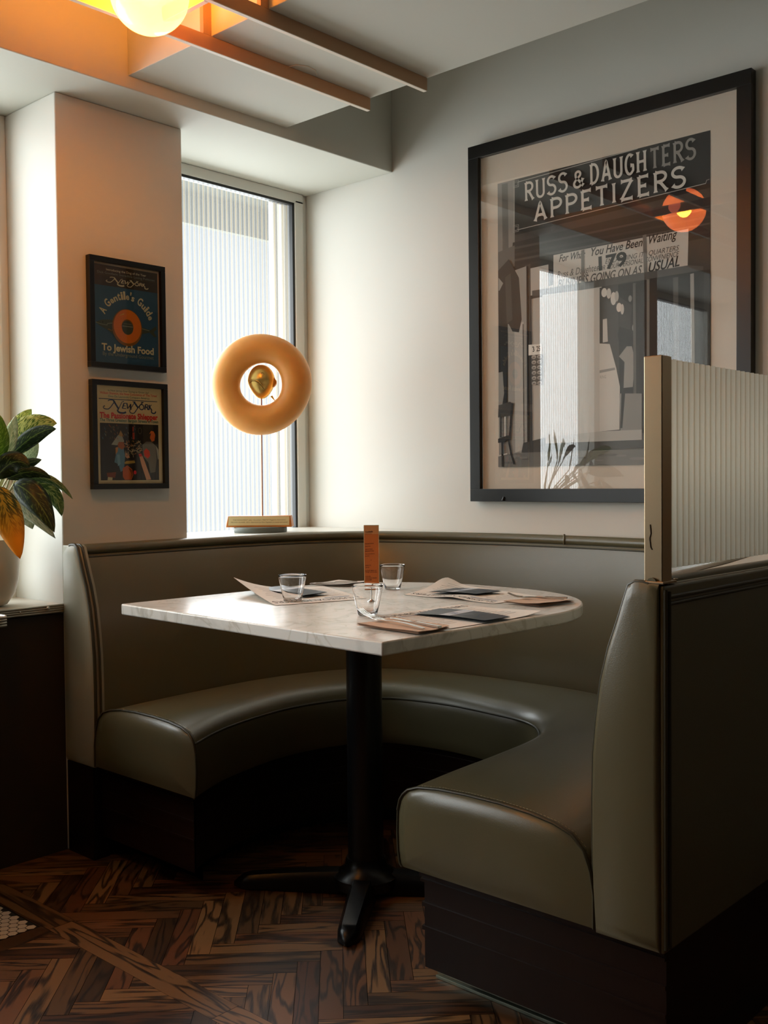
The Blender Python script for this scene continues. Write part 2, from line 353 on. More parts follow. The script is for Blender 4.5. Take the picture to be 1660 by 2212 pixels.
# outdoors
OUT = mat('street_stone', (120, 118, 112), .8, var=.1)
mb = MB(); mb.box((-7, 3.15, -.2), (9, 12, -.1), OUT); tag(mb.build('pavement'), 'grey pavement outside the windows', 'ground', kind='structure')
mb = MB(); mb.box((1.95, 3.11, 2.32), (7.5, 3.75, 2.42), mat('awning_cloth', (70, 76, 64), .8)); mb.box((1.95, 3.72, 2.2), (7.5, 3.75, 2.42), mat('awning_cloth', (70, 76, 64)))
tag(mb.build('awning'), 'grey awning above the outside of the tall window, seen through the reeded glass top', 'awning', kind='structure')
mb = MB()
for y, w, d in ((3.035, .012, .010), (3.085, .022, .016), (3.15, .012, .010)): mb.box((XW-d, y, .86), (XW, y+w, 2.32), mat('outer_trim', (120, 112, 98), .6))
tag(mb.build('trim_1', bevel=.001), 'narrow grey upright mouldings on the outer jamb seen through the tall window', 'trim', kind='structure')
# ---------------------------------------------------------------- banquette
ST = [((1.57,2.09),(1.57,2.54),(1.57,2.618)),((1.73,2.165),(1.72,2.542),(1.72,2.622)),((1.95,2.21),(1.92,2.545),(1.95,2.628)),((2.10,2.20),(2.15,2.54),(2.18,2.622)),
      ((2.22,2.155),(2.40,2.48),(2.42,2.575)),((2.30,2.07),(2.56,2.36),(2.60,2.45)),((2.335,1.90),(2.65,2.13),(2.69,2.18)),((2.325,1.72),(2.68,1.85),(2.72,1.88)),
      ((2.295,1.58),(2.67,1.55),(2.705,1.56)),((2.21,1.485),(2.58,1.27),(2.64,1.25)),((2.08,1.435),(2.38,1.09),(2.42,1.04)),((1.90,1.418),(2.08,1.00),(2.10,.955)),
      ((1.73,1.41),(1.80,.965),(1.80,.91)),((1.57,1.395),(1.57,.945),(1.57,.875))]
N = 96
IN = cr_spline([s[0] for s in ST], N); LO = cr_spline([s[1] for s in ST], N); HI = cr_spline([s[2] for s in ST], N)
BQ = thing('banquette', (2.2, 1.75, 0), 'olive grey leather U shaped corner banquette around the marble table', 'banquette')
# seat
SP = [(.0, .27), (-.012, .275), (-.022, .30), (-.026, .34), (-.022, .385), (-.008, .408), (.01, .42), (.04, .432), (.10, .442), (.22, .449), (.38, .452), (.55, .452), (.70, .448), (.82, .440), (.90, .428), (.955, .405), (.985, .37), (1.0, .33), (1.0, .27)]
def seat_row(i, xo=0, sc=1):
    r = []
    for t, z in SP:
        p = IN[i].lerp(LO[i], t); r.append((p.x+xo, p.y, z))
    return r
mb = MB(); rows = [seat_row(i) for i in range(N+1)]
mb.grid(rows, LEA)
def end_cap(row, sgn, m=LEA, bulge=.018, rings=6):
    cx = sum(p[1] for p in row)/len(row); cz = sum(p[2] for p in row)/len(row); rr = []
    for k in range(rings+1):
        s = 1-k/rings*.999; b = bulge*(1-s**4)
        rr.append([(row[0][0]-b, cx+(p[1]-cx)*s, cz+(p[2]-cz)*s) for p in row])
    return rr
for row in (rows[0], rows[-1]):
    mb.grid(end_cap(row, 1), LEA, closev=True)
seat = mb.build('seat_cushion', BQ, smooth=75)
mb = MB()
mb.tube([IN[i].lerp(LO[i], -.010).to_3d()+Vector((0, 0, .407)) for i in range(N+1)], .0036, PIPE, 6)
for row in (rows[0], rows[-1]): mb.tube([(p[0]-.001, p[1], p[2]) for p in row[4:]], .0034, PIPE, 6)
for row in (rows[0], rows[-1]): mb.tube([(p[0]-.001, p[1], p[2]) for p in row[:5]], .0028, PIPE, 6)
mb.build('seat_piping', seat, smooth=60)
mb = MB()
for row in (rows[0], rows[-1]):
    ps = [Vector(p) for p in row[5:17]]
    for a, b in zip(ps, ps[1:]):
        n = max(1, int((b-a).length/.007))
        for q in range(n):
            c0 = a.lerp(b, (q+.15)/n)+Vector((.009, 0, .0012)); c1 = a.lerp(b, (q+.7)/n)+Vector((.009, 0, .0012)); mb.tube([c0, c1], .0006, THREAD, 4)
o = mb.build('stitching', seat, smooth=60); o['kind'] = 'stuff'
# backrest: t = 0 low line, 1 top line
BP = [(0.05, .265), (-.02, .34), (-.05, .42), (-.05, .50), (-.02, .58), (.06, .64), (.20, .71), (.42, .77), (.68, .82), (.88, .846), (.97, .856), (1.06, .860), (.97, .864), (.93, .871), (.97, .880), (1.15, .887), (1.35, .887), (1.5, .8845)]
def back_row(i):
    r = []
    for t, z in BP:
        d = HI[i]-LO[i]
        if d.length < .03: d = d.normalized()*.06
        else: d = d.normalized()*max(.06, min(.09, d.length))
        p = HI[i]-d*(1-t) if t > .9 else LO[i].lerp(HI[i], t); r.append((p.x, p.y, z))
    return r
mb = MB(); brow = [back_row(i) for i in range(N+1)]
mb.grid(brow, LEA)
back = mb.build('backrest', BQ, smooth=80)
# groove welts under the roll
mb = MB()
mb.tube([(r[11][0], r[11][1], .8575) for r in brow], .0030, PIPE, 6); mb.tube([((r[9][0]+r[10][0])/2, (r[9][1]+r[10][1])/2, .8515) for r in brow], .0026, PIPE, 6)
mb.build('top_welt', back, smooth=60)
# ledge top between the roll and the walls
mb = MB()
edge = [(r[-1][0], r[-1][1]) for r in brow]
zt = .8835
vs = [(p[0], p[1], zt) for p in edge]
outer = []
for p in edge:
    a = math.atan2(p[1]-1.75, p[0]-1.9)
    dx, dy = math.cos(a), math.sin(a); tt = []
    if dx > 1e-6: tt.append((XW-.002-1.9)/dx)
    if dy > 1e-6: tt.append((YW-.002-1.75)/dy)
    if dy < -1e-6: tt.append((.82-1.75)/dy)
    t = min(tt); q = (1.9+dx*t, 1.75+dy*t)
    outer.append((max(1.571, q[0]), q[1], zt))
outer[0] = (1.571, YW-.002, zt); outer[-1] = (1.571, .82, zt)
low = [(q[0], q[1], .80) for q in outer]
mb.grid([vs, outer, low], mat('sill_paint_ledge_sheen', (214, 212, 202), .3))  # pale colour stands in for the bright reflection along the leather ledge
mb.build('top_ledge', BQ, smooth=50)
# wider sill behind the roll in front of window
mb = MB(); mb.box((2.012, YW-.004, .858), (XW-.001, YG, .883), mat('sill_paint_ledge_sheen', (214, 212, 202), .4)); tag(mb.build('window_sill', bevel=.002), 'white sill behind the banquette under the ring sculpture', 'sill', kind='structure')
# end panels (profile closed against the wall / outer face)
def endpanel(row, yb, name, lab, m=LEA):
    mb = MB(); row = [p for i, p in enumerate(row) if i not in (9, 10, 11, 12, 13)]; pts = [(p[1], p[2]) for p in row]
    rr = [(1.57, y, z) for y, z in pts]+[(1.57, yb, .884), (1.57, yb, .7), (1.57, yb, .5), (1.57, yb, .265)]
    # x thickness ring
    rings = [[(1.60, p[1], p[2]) for p in rr], rr]
    cy = sum(p[1] for p in rr)/len(rr); cz = .57; n = len(rr)
    for ins, b in ((.004, .004), (.010, .006)):
        ring = []
        for i, p in enumerate(rr):
            v = Vector((p[1]-cy, (p[2]-cz)*.35)); l = v.length; q = v*max(0, 1-ins/l); ring.append((1.57-b, cy+q.x, cz+q.y/.35))
        rings.append(ring)
    mb.grid(rings, m, closev=True); mb.add(rings[-1], [tuple(range(n))], m)
    o = mb.build(name, BQ, smooth=50); o['label'] = lab; return o, rr
LEAP = mat('pale_leather', (158, 156, 138), .4, spec=.5, bump=.06, bscale=400, var=.05)
e1, rr1 = endpanel(brow[0], YW-.002, 'end_panel', 'pale grey leather end panel against the pier', LEAP)
e2, rr2 = endpanel(brow[-1], .82, 'end_panel', 'olive leather end panel below the bronze post')
mb = MB(); mb.tube([(1.572, p[1], p[2]) for p in rr1[1:-4]], .0048, PIPE, 8); mb.tube([(1.585, p[1]-.006, p[2]) for p in rr1[1:-5]], .0035, PIPE, 8); mb.build('piping', e1, smooth=60)
mb = MB(); mb.tube([(1.572, p[1], p[2]) for p in rr2[1:-4]], .003, PIPE, 8); mb.build('piping', e2, smooth=60)
# outer upholstered face of the right arm
mb = MB(); mb.box((1.572, .812, .262), (XW-.002, .822, .882), LEA); ob = mb.build('outer_back_panel', BQ, bevel=.006, seg=3, smooth=50)
OUTL = mat('brown_shadow_leather', (96, 84, 58), .5, bump=.1, bscale=400)
ob.data.materials[0] = LEA
mb = MB()
mb.tube([(1.585, .812, .862), (XW-.003, .812, .862)], .004, PIPE, 8); mb.tube([(1.585, .812, .851), (XW-.003, .812, .851)], .0035, PIPE, 8)
mb.tube([(1.577, .812, .27), (1.577, .812, .875)], .004, PIPE, 8); mb.tube([(1.588, .811, .27), (1.588, .811, .872)], .004, PIPE, 8)
mb.build('piping', ob, smooth=60)
mb = MB(); mb.tube([(1.572+i*.0, .835, .8855) for i in range(2)][:1]+[(XW-.004, .835, .8855)], .009, LEA, 10); mb.build('top_roll', ob, smooth=60)
# seam collar on the roll of the long back
k = 62
best = min(range(N+1), key=lambda i: abs(brow[i][11][1]-1.72)+(0 if i > 30 else 9))
p = brow[best]; q = brow[best+1]
mb = MB(); mb.tube([(v[0]-.001, v[1], v[2]+.001) for v in p[11:]], .0035, LEA, 8); mb.build('seam_collar', back, smooth=60)
# plinth
def ustrip(mb, d, z0, z1, m):
    rows = []
    for i in range(N+1):
        p = IN[i].lerp(LO[i], (.035-d)/max(.2, (LO[i]-IN[i]).length)); q = outer[i]
        x, y = max(p.x, 1.6-d), p.y; X2, Y2 = max(q[0], 1.6-d), min(max(q[1], .823), YW-.003)
        if i in (0, N): x = X2 = 1.6-d
        rows.append([(x, y, z0), (x, y, z1), (X2, Y2, z1), (X2, Y2, z0)])
    mb.grid(rows, m, closev=True, cap=True)
mb = MB()
for z0, z1, d in ((.062, .14, 0), (.14, .148, .004), (.148, .189, 0), (.189, .197, .004), (.197, .24, 0), (.24, .246, .006), (.246, .252, .002), (.252, .262, .008)):
    ustrip(mb, d, z0, z1, MAHO)
mb.box((1.5702, 2.555, .0), (1.62, YW-.003, .262), MAHO)
pb = mb.build('plinth', BQ, bevel=.0012, seg=2); pb['label'] = 'dark mahogany plinth with beaded ribs'
mb = MB(); ustrip(mb, -.085, 0.0, .062, BLACK); mb.build('toe_recess', BQ)
mb = MB(); mb.box((1.674, .86, 0.0), (1.684, 1.395, .007), mat('toe_strip', (150, 156, 140), .3, metal=.6)); mb.box((1.679, .86, 0.010), (1.684, 1.395, .016), mat('toe_strip', (0, 0, 0)))
o = mb.build('toe_strip', BQ, bevel=.001); o['label'] = 'thin metal strip on the floor under the plinth'
# ---------------------------------------------------------------- bronze post and ribbed partition
GP = thing('glass_partition', (1.595, .834, .886), 'ribbed glass partition with bronze end post on top of the right arm of the banquette', 'partition')
mb = MB(); mb.box((1.577, .8175, .8875), (1.611, .851, 1.264), BRASS); po = mb.build('post', GP, bevel=.0015)
mb = MB(); mb.tube([(1.5762, .8395, .983), (1.5762, .838, .968), (1.5762, .8405, .96), (1.5762, .8385, .945), (1.5762, .836, .941)], .0007, mat('scratch', (50, 40, 24), .7), 5); mb.build('scratch', po)
mb = MB(); mb.box((1.570, .812, .8845), (1.618, .857, .8885), BRASS); mb.tube([(1.624, .817, .8885), (1.624, .817, .8905)], .004, BRASS, 10); mb.build('base_plate', GP, bevel=.0008)
PART = reeded('ribbed_partition_glass', .10, .3, (.90, .88, .80), .45)
mb = MB()
ph = ribs(mb, (1.612, .833), (XW-.004, .833), .907, 1.262, PART, .0215, .0065, per=10)
pn = setrib(mb.build('ribbed_pane', GP, smooth=50, weld=False), ph); so = pn.modifiers.new('s', 'SOLIDIFY'); so.thickness = .002
# ---------------------------------------------------------------- table
TB = thing('pedestal_table', (1.92, 1.832, 0), 'marble topped table with rounded end on black iron pedestal inside the booth', 'table')
ca, sa = math.cos(math.radians(-2.6)), math.sin(math.radians(-2.6)); T0 = Vector((1.413, 1.300))
def tl(x, y): return (T0.x+x*ca-y*sa, T0.y+x*sa+y*ca)
TWd, TLn, TR = .925, .93, .40
pts = [tl(0, 0)]
pts += [tl(TLn-TR+TR*math.cos(a), TR+TR*math.sin(a)) for a in [math.radians(-90+90*i/18) for i in range(19)]]
pts += [tl(TLn-TR+TR*math.cos(a), TWd-TR+TR*math.sin(a)) for a in [math.radians(90*i/18) for i in range(19)]]
pts += [tl(0, TWd)]
mb = MB(); mb.prism(pts, .733, .760, MARBLE); mb.build('tabletop', TB, bevel=.0035, seg=3, smooth=40)
mb = MB(); mb.lathe([(0, .06), (.046, .06), (.046, .725), (0, .725)], (1.92, 1.832, 0), IRON, 40); mb.build('column', TB, smooth=50)
mb = MB(); mb.box((1.74, 1.69, .722), (2.1, 1.97, .733), IRON); mb.build('top_plate', TB, bevel=.003)
mb = MB(); mb.lathe([(0, .02), (.085, .02), (.085, .045), (.055, .065), (.05, .09), (0, .09)], (1.92, 1.832, 0), IRON, 40); mb.build('hub', TB, smooth=50)
for a in (215.6, 125.6, 35.6, 305.6):
    d = Vector((math.cos(math.radians(a)), math.sin(math.radians(a)), 0)); n = Vector((-d.y, d.x, 0)); rows = []
    ln = .33 if a > 200 or a == 35.6 else .35
    for i in range(15):
        s = i/14; w = .036*(1-.25*s); h0 = .002; h1 = .055*(1-.45*s**1.5)
        if s > .85: w *= math.sqrt(max(.02, 1-((s-.85)/.15)**2)); h1 *= max(.35, 1-((s-.85)/.15)**3*.6)
        c = Vector((1.92, 1.832, 0))+d*(.03+s*(ln-.03))
        rows.append([c-n*w+Vector((0, 0, h0)), c-n*w*.97+Vector((0, 0, h1*.6)), c-n*w*.6+Vector((0, 0, h1)), c+n*w*.6+Vector((0, 0, h1)), c+n*w*.97+Vector((0, 0, h1*.6)), c+n*w+Vector((0, 0, h0))])
    mb = MB(); mb.grid(rows, IRON, closev=True, cap=True); mb.build('foot', TB, smooth=50)
# second table, corner seen at the left
mb_t = thing('side_table', (.8, 2.43, 0), 'metal edged table whose corner shows in front of the plant ledge', 'table')
mb = MB(); mb.box((.45, 2.235, .7345), (1.160, 2.64, .76), mat('ledge_laminate', (0, 0, 0))); mb.build('tabletop', mb_t, bevel=.012, seg=3)
mb = MB()
for i in range(4):
    z = .7375+.0062*i; mb.tube([(.45, 2.2315, z), (1.14, 2.2315, z), (1.156, 2.236, z), (1.1635, 2.252, z), (1.1635, 2.64, z)], .0037, ALU, 8)
mb.build('ribbed_metal_edge', mb_t, smooth=60)
mb = MB(); mb.lathe([(0, 0), (.2, 0), (.2, .02), (.035, .05), (.035, .734), (0, .734)], (.8, 2.43, 0), IRON, 30); mb.build('pedestal', mb_t, smooth=50)
# ---------------------------------------------------------------- flat print helpers
def text_mesh(s, offset=0, shear=0, space=1):
    cu = bpy.data.curves.new('t', 'FONT'); cu.body = s; cu.size = 1; cu.offset = offset; cu.shear = shear; cu.space_character = space; cu.resolution_u = 3
    o = bpy.data.objects.new('t', cu); C.objects.link(o); dg = bpy.context.evaluated_depsgraph_get(); dg.update()
    me = bpy.data.meshes.new_from_object(o.evaluated_get(dg)); v = [tuple(x.co) for x in me.vertices]; f = [tuple(p.vertices) for p in me.polygons]
    bpy.data.objects.remove(o); bpy.data.curves.remove(cu); bpy.data.meshes.remove(me); return v, f
class Print:
    """flat print on a plane: a,b -> world; hand -1 when a runs right to left"""
    def __init__(s, f, hand): s.f = f; s.h = hand; s.mb = MB(); s.L = 0
    def layer(s): s.L += .00012
    def poly(s, pts, m): s.mb.add([s.f(p[0], p[1], s.L) for p in pts], [tuple(range(len(pts)))], m); s.layer()
    def rect(s, a, b, m): s.poly([a, (b[0], a[1]), b, (a[0], b[1])], m)
    def ell(s, c, rx, ry, m, n=28, rot=0):
        cr_, sr_ = math.cos(rot), math.sin(rot)
        s.poly([(c[0]+rx*math.cos(t)*cr_-ry*math.sin(t)*sr_, c[1]+rx*math.cos(t)*sr_+ry*math.sin(t)*cr_) for t in [2*math.pi*i/n for i in range(n)]], m)
    def ring(s, c, r0, r1, m, n=36, sy=1):
        vs = []; 
        for i in range(n):
            t = 2*math.pi*i/n
            for r in (r0, r1): vs.append(s.f(c[0]+r*math.cos(t), c[1]+r*sy*math.sin(t), s.L))
        s.mb.add(vs, [(2*i, 2*i+1, (2*i+3) % (2*n), (2*i+2) % (2*n)) for i in range(n)], m); s.layer()
    def line(s, pts, w, m, w2=None):
        P = [Vector(p) for p in pts]; vs = []; n = len(P)
        for i, p in enumerate(P):
            t = (P[min(i+1, n-1)]-P[max(i-1, 0)]).normalized(); nn = Vector((-t.y, t.x)); ww = w[i] if isinstance(w, (list, tuple)) else w
            for q in (p-nn*ww/2, p+nn*ww/2): vs.append(s.f(q.x, q.y, s.L))
        s.mb.add(vs, [(2*i, 2*i+1, 2*i+3, 2*i+2) for i in range(n-1)], m)
    def text(s, st, p0, p1, h, m, offset=0, shear=0, space=1):
        v, f = text_mesh(st, offset, shear, space)
        if not v: return
        x0 = min(q[0] for q in v); x1 = max(q[0] for q in v); p0, p1 = Vector(p0), Vector(p1); d = p1-p0; L = d.length; d.normalize()
        u = Vector((-d.y, d.x))*s.h; sx = L/(x1-x0); sy = h/.72
        s.mb.add([s.f(*(p0+d*(q[0]-x0)*sx+u*q[1]*sy), s.L) for q in v], f, m); s.layer()
    def glyphs(s, word, p0, p1, h, m, t=.13, flare=1.7, shear=0, cond=1):
        p0, p1 = Vector(p0), Vector(p1); d = p1-p0; L = d.length; d.normalize(); u = Vector((-d.y, d.x))*s.h
        ws = [GL[c][0] for c in word]; tot = sum(ws)+.22*(len(word)-1); sx = L/tot; x = 0
        for c in word:
            w, strokes = GL[c]
            for st in strokes:
                pts = [Vector(((x+px+shear*py)*sx, py*h)) for px, py in st]
                # resample
                seg = []
                for a, b in zip(pts, pts[1:]):
                    nn = max(2, int((b-a).length/(h*.06)))
                    seg += [a.lerp(b, k/nn) for k in range(nn)]
                seg.append(pts[-1]); tl_ = sum((b-a).length for a, b in zip(seg, seg[1:])); acc = 0; wd = []
                for i, q in enumerate(seg):
                    if i: acc += (q-seg[i-1]).length
                    e = min(acc, tl_-acc)/h; wd.append(t*h*(1+(flare-1)*max(0, 1-e/.10)))
                s.line([p0+d*q.x+u*q.y for q in seg], wd, m); s.L += .00003
            x += w+.22
        s.layer()
def arc(cx, cy, rx, ry, a0, a1, n=12): return [(cx+rx*math.cos(math.radians(a0+(a1-a0)*i/n)), cy+ry*math.sin(math.radians(a0+(a1-a0)*i/n))) for i in range(n+1)]
Sg = arc(.27, .74, .24, .23, 25, 270, 14)+arc(.27, .26, .26, .25, 90, -155, 14)
GL = {'R': (.56, [[(.07, 0), (.07, 1)], [(.07, .97)]+arc(.28, .74, .24, .23, 90, -90)+[(.07, .51)], [(.26, .5), (.56, 0)]]),
 'U': (.56, [[(.06, 1), (.06, .3)]+arc(.29, .27, .23, .24, 180, 360)+[(.52, 1)]]), 'S': (.54, [Sg]),
 '&': (.66, [[(.62, .05), (.16, .66)]+arc(.30, .80, .15, .17, 200, -40)+[(.15, .45)]+arc(.27, .24, .22, .23, 130, 330)+[(.6, .5)]]),
 'D': (.60, [[(.07, 0), (.07, 1)], [(.07, .97), (.2, .97)]+arc(.22, .5, .32, .47, 90, -90)+[(.07, .03)]]),
 'A': (.62, [[(.04, 0), (.31, 1), (.58, 0)], [(.14, .30), (.48, .30)]]),
 'G': (.58, [arc(.31, .5, .27, .48, 50, 300, 18)+[(.54, .18), (.54, .44), (.36, .44)]]),
 'H': (.60, [[(.07, 0), (.07, 1)], [(.53, 0), (.53, 1)], [(.07, .5), (.53, .5)]]),
 'T': (.54, [[(.27, 0), (.27, 1)], [(.0, .96), (.54, .96)]]), 'E': (.50, [[(.07, 0), (.07, 1)], [(.07, .965), (.48, .965)], [(.07, .035), (.5, .035)], [(.07, .5), (.38, .5)]]),
 'P': (.54, [[(.07, 0), (.07, 1)], [(.07, .97)]+arc(.28, .73, .25, .24, 90, -90)+[(.07, .49)]]),
 'I': (.16, [[(.08, 0), (.08, 1)]]), 'Z': (.56, [[(.03, .965), (.53, .965)], [(.52, .96), (.04, .04)], [(.03, .035), (.55, .035)]]), ' ': (.12, [])}
# ---------------------------------------------------------------- large framed photograph
PF = thing('framed_photograph', (XW, 1.69, 1.58), 'large black framed black and white shop front photograph on the right wall', 'picture')
fa, fb = (2.1518,2.1745), (2.1525,0.9883); fc = (1.1783,2.1740)
y1, y0, z1, z0 = fa[0], fc[0]-.0, fa[1], fb[1]; wf = .042
mb = MB()
for (A, B) in (((y0, z1-wf), (y1, z1)), ((y0, z0), (y1, z0+wf)), ((y0, z0+wf), (y0+wf, z1-wf)), ((y1-wf, z0+wf), (y1, z1-wf))):
    mb.box((2.785, A[0], A[1]), (2.8155, B[0], B[1]), BLACK)
mb.build('frame', PF, bevel=.001, weld=False)
mb = MB(); mb.tube([(2.7845, (2.0102,0.9983)[0], z0+.016), (2.7845, (2.0140,0.9983)[0], z0+.004)], [.004, .006], mat('chip', (6, 6, 5)), 6)
mb.box((2.802, y0+wf, z0+wf), (2.812, y1-wf, z1-wf), mat('mount_board', (206, 196, 180), .85)); mb.build('mount', PF, weld=False)
P = Print(lambda a, b, l: (2.8015-l*.35, a, b), -1)
A = lambda *p: p
P.poly([(2.0415,2.0356),(1.3031,2.0386),(1.3031,1.1012),(2.0429,1.1026)], g(118)); P.L += .0002
P.poly([(2.0415,2.0356),(1.9729,2.0354),(1.9793,1.1076),(2.0429,1.1026)], g(132))
P.poly([(2.0247,2.0307),(2.0005,2.0304),(1.9986,1.7821),(2.0227,1.7857)], g(96))
P.poly([(1.9729,2.0354),(1.3031,2.0386),(1.3031,1.8784),(1.9741,1.8563)], g(22))
P.poly([(1.9741,1.8563),(1.3031,1.8784),(1.3031,1.8525),(1.9743,1.8324)], g(58))
P.poly([(1.9816,1.8336),(1.3031,1.8525),(1.3031,1.7398),(1.9971,1.7337)], g(38))
for i, v in enumerate((66, 50, 72, 46)): 
    P.poly([(1.9965,1.8179)if i==0 else ((1.9966,1.7969) if i==1 else ((1.9968,1.7788) if i==2 else (1.9969,1.7593))), ((1.3031,1.8228) if i==0 else ((1.3031,1.8007) if i==1 else ((1.3031,1.7813) if i==2 else (1.3031,1.7593)))), ((1.3031,1.8176) if i==0 else ((1.3031,1.7943) if i==1 else ((1.3031,1.7761) if i==2 else (1.3031,1.7515)))), ((1.9965,1.8104) if i==0 else ((1.9967,1.7879) if i==1 else ((1.9968,1.7713) if i==2 else (1.9970,1.7502)))) ], g(v))
# upper left sheen of the old photograph: pale patch where the shutter stands
P.poly([(2.0413,1.8113),(1.9744,1.8234),(1.9748,1.7560),(2.0400,1.7428)], g(100))
# shop window zone
P.poly([(2.0008,1.7342),(1.3031,1.7398),(1.3031,1.6255),(2.0015,1.6317)], g(60))
P.poly([(1.9151,1.7399),(1.8358,1.7430),(1.8389,1.1863),(1.9132,1.1813)], g(178))
P.poly([(1.8357,1.7649),(1.6522,1.7651),(1.6543,1.1801),(1.8389,1.1863)], g(186))
P.poly([(1.9330,1.7529),(1.9132,1.7545),(1.9097,1.1738),(1.9315,1.1519)], g(70))
P.poly([(1.9282,1.6526),(1.8677,1.6538),(1.8678,1.6435),(1.9283,1.6407)], g(60))
P.poly([(1.8443,1.7691),(1.8253,1.7706),(1.8258,1.6761),(1.8449,1.6742)], g(45))
# paper sign
P.poly([(1.8253,1.7691),(1.3687,1.7743),(1.3716,1.6640),(1.8258,1.6659)], g(192))
tk = g(26); tk2 = g(92)
P.text('For What', (1.8048,1.7443), (1.7092,1.7442), .023, tk, .01, .35)
P.text('You Have Been', (1.6879,1.7453), (1.5136,1.7486), .025, tk, .012, .35)
P.text('Waiting', (1.4925,1.7507), (1.4030,1.7536), .027, tk, .014, .35)
P.text('Russ & Daughters', (1.8119,1.6945), (1.6524,1.6978), .022, tk2, .0, .3)
P.text('ENLARGING ITS QUARTERS', (1.6396,1.7141), (1.3973,1.7182), .015, g(60), .0, .3)
P.text('FOR YOUR PERSONAL CONVENIENCE', (1.6686,1.6958), (1.3973,1.7009), .015, g(60), .0, .3)
P.text('BUSINESS GOING ON AS', (1.8104,1.6638), (1.5153,1.6672), .026, g(70), .012, .35)
P.text('USUAL', (1.4942,1.6682), (1.3959,1.6729), .029, tk, .018, .35)
P.text('179', (1.6621,1.6977), (1.5657,1.7005), .042, g(30), .03)
# mullions
for a in ([(1.7239,1.7678),(1.7123,1.7689),(1.7129,1.6467),(1.7244,1.6453)], [(1.5135,1.7799),(1.5015,1.7806),(1.4973,1.6388),(1.5093,1.6377)]): P.poly(a, g(110))
P.poly([(1.9066,1.6676),(1.3688,1.6702),(1.3239,1.6610),(1.3239,1.6506),(1.7178,1.6459),(1.9067,1.6499)], g(82))
# interior behind doors
P.poly([(1.6591,1.6439),(1.5048,1.6480),(1.5058,1.1751),(1.6608,1.1803)], g(64))
P.poly([(1.5955,1.6452),(1.5003,1.6474),(1.5012,1.1955),(1.5905,1.1989)], g(26))
P.poly([(1.5925,1.6101),(1.5491,1.5771),(1.5554,1.5061),(1.5927,1.5198)], g(52))
for (x, y, r) in ((0,0,0),): pass
for c, rx, ry, v in (((1.6431,1.6277), .010, .014, 205), ((1.6271,1.6229), .008, .016, 190), ((1.6113,1.6055), .010, .020, 200), ((1.6003,1.6111), .007, .016, 170), ((1.5926,1.5768), .009, .014, 205), ((1.5816,1.5699), .006, .016, 190), ((1.5552,1.5985), .006, .010, 130), ((1.5446,1.5105), .004, .010, 150)): P.ell(c, rx, ry, g(v), 12)
P.poly([(1.6482,1.5469),(1.6338,1.5480),(1.6308,1.4776),(1.6484,1.4765)], g(190))
# white counter
P.poly([(1.6597,1.4748),(1.6245,1.4700),(1.6025,1.3953),(1.5901,1.3385),(1.5921,1.2088),(1.6607,1.2058)], g(196))
P.poly([(1.6600,1.3928),(1.6073,1.3971),(1.6057,1.3900),(1.6600,1.3843)], g(140))
P.text('RING', (1.6585,1.3673), (1.6376,1.3671), .010, g(150))
# people
P.ell((1.5834,1.4938), .013, .020, g(18)); P.ell((1.5570,1.4773), .013, .018, g(16)); P.ell((1.5248,1.4865), .012, .018, g(24))
P.poly([(1.5930,1.4294),(1.5664,1.4575),(1.5494,1.4559),(1.5403,1.4178),(1.5466,1.3342),(1.5776,1.3335),(1.5743,1.4111)], g(150))
P.poly([(1.5417,1.4593),(1.5188,1.4667),(1.5191,1.3131),(1.5405,1.3144)], g(30))
P.poly([(1.5003,1.6474),(1.4912,1.6475),(1.4920,1.2430),(1.5011,1.2435)], g(118)); P.poly([(1.5458,1.6426),(1.5367,1.6428),(1.5346,1.2037),(1.5439,1.2040)], g(92))
P.poly([(1.4912,1.6475),(1.3031,1.6489),(1.3031,1.2272),(1.4920,1.2430)], g(34))
for x in (0,): pass
P.poly([(1.3631,1.6443),(1.3518,1.6454),(1.3492,1.3683),(1.3605,1.3692)], g(150)); P.poly([(1.4161,1.6411),(1.4002,1.6416),(1.3976,1.3722),(1.4135,1.3734)], g(84)); P.poly([(1.3211,1.6410),(1.3031,1.6411),(1.3031,1.2338),(1.3198,1.2346)], g(52))
# coats, wall and chair on the left
P.poly([(2.0026,1.7375),(1.9276,1.7492),(1.9278,1.1518),(2.0013,1.1385)], g(150)); P.poly([(1.9761,1.5684),(1.9396,1.5719),(1.9387,1.1596),(1.9753,1.1485)], g(178))
P.poly([(2.0399,1.7504),(1.9967,1.7818),(1.9568,1.7161),(1.9468,1.5802),(1.9580,1.5395),(1.9836,1.5451),(1.9982,1.5708),(2.0393,1.5753)], g(48))
P.poly([(2.0120,1.7237),(1.9897,1.7357),(1.9834,1.5843),(2.0057,1.5716)], g(72))
P.poly([(2.0382,1.7273),(2.0196,1.7066),(2.0347,1.6843),(2.0385,1.6848)], g(150))
P.poly([(2.0393,1.5753),(2.0020,1.5712),(2.0076,1.2986),(2.0416,1.2698)], g(34))
P.poly([(2.0405,1.4152),(2.0236,1.4169),(2.0185,1.3450),(2.0263,1.3073),(2.0414,1.3081)], g(140))
P.line([(1.9258,1.7489),(1.9242,1.1517)], .004, g(30)); P.line([(1.9415,1.5647),(1.9405,1.1566)], .003, g(60)); P.line([(1.9103,1.6503),(1.9096,1.1812)], .004, g(50)); P.layer()
P.poly([(1.9203,1.4954),(1.8704,1.4936),(1.8706,1.4611),(1.9205,1.4611)], g(225)); P.layer(); P.text('3', (1.9043,1.4715), (1.8971,1.4724), .017, g(20), .02); P.text('25', (1.8900,1.4717), (1.8758,1.4719), .017, g(20), .02)
P.poly([(1.9097,1.4601),(1.8653,1.4606),(1.8659,1.3633),(1.9103,1.3649)], g(90))
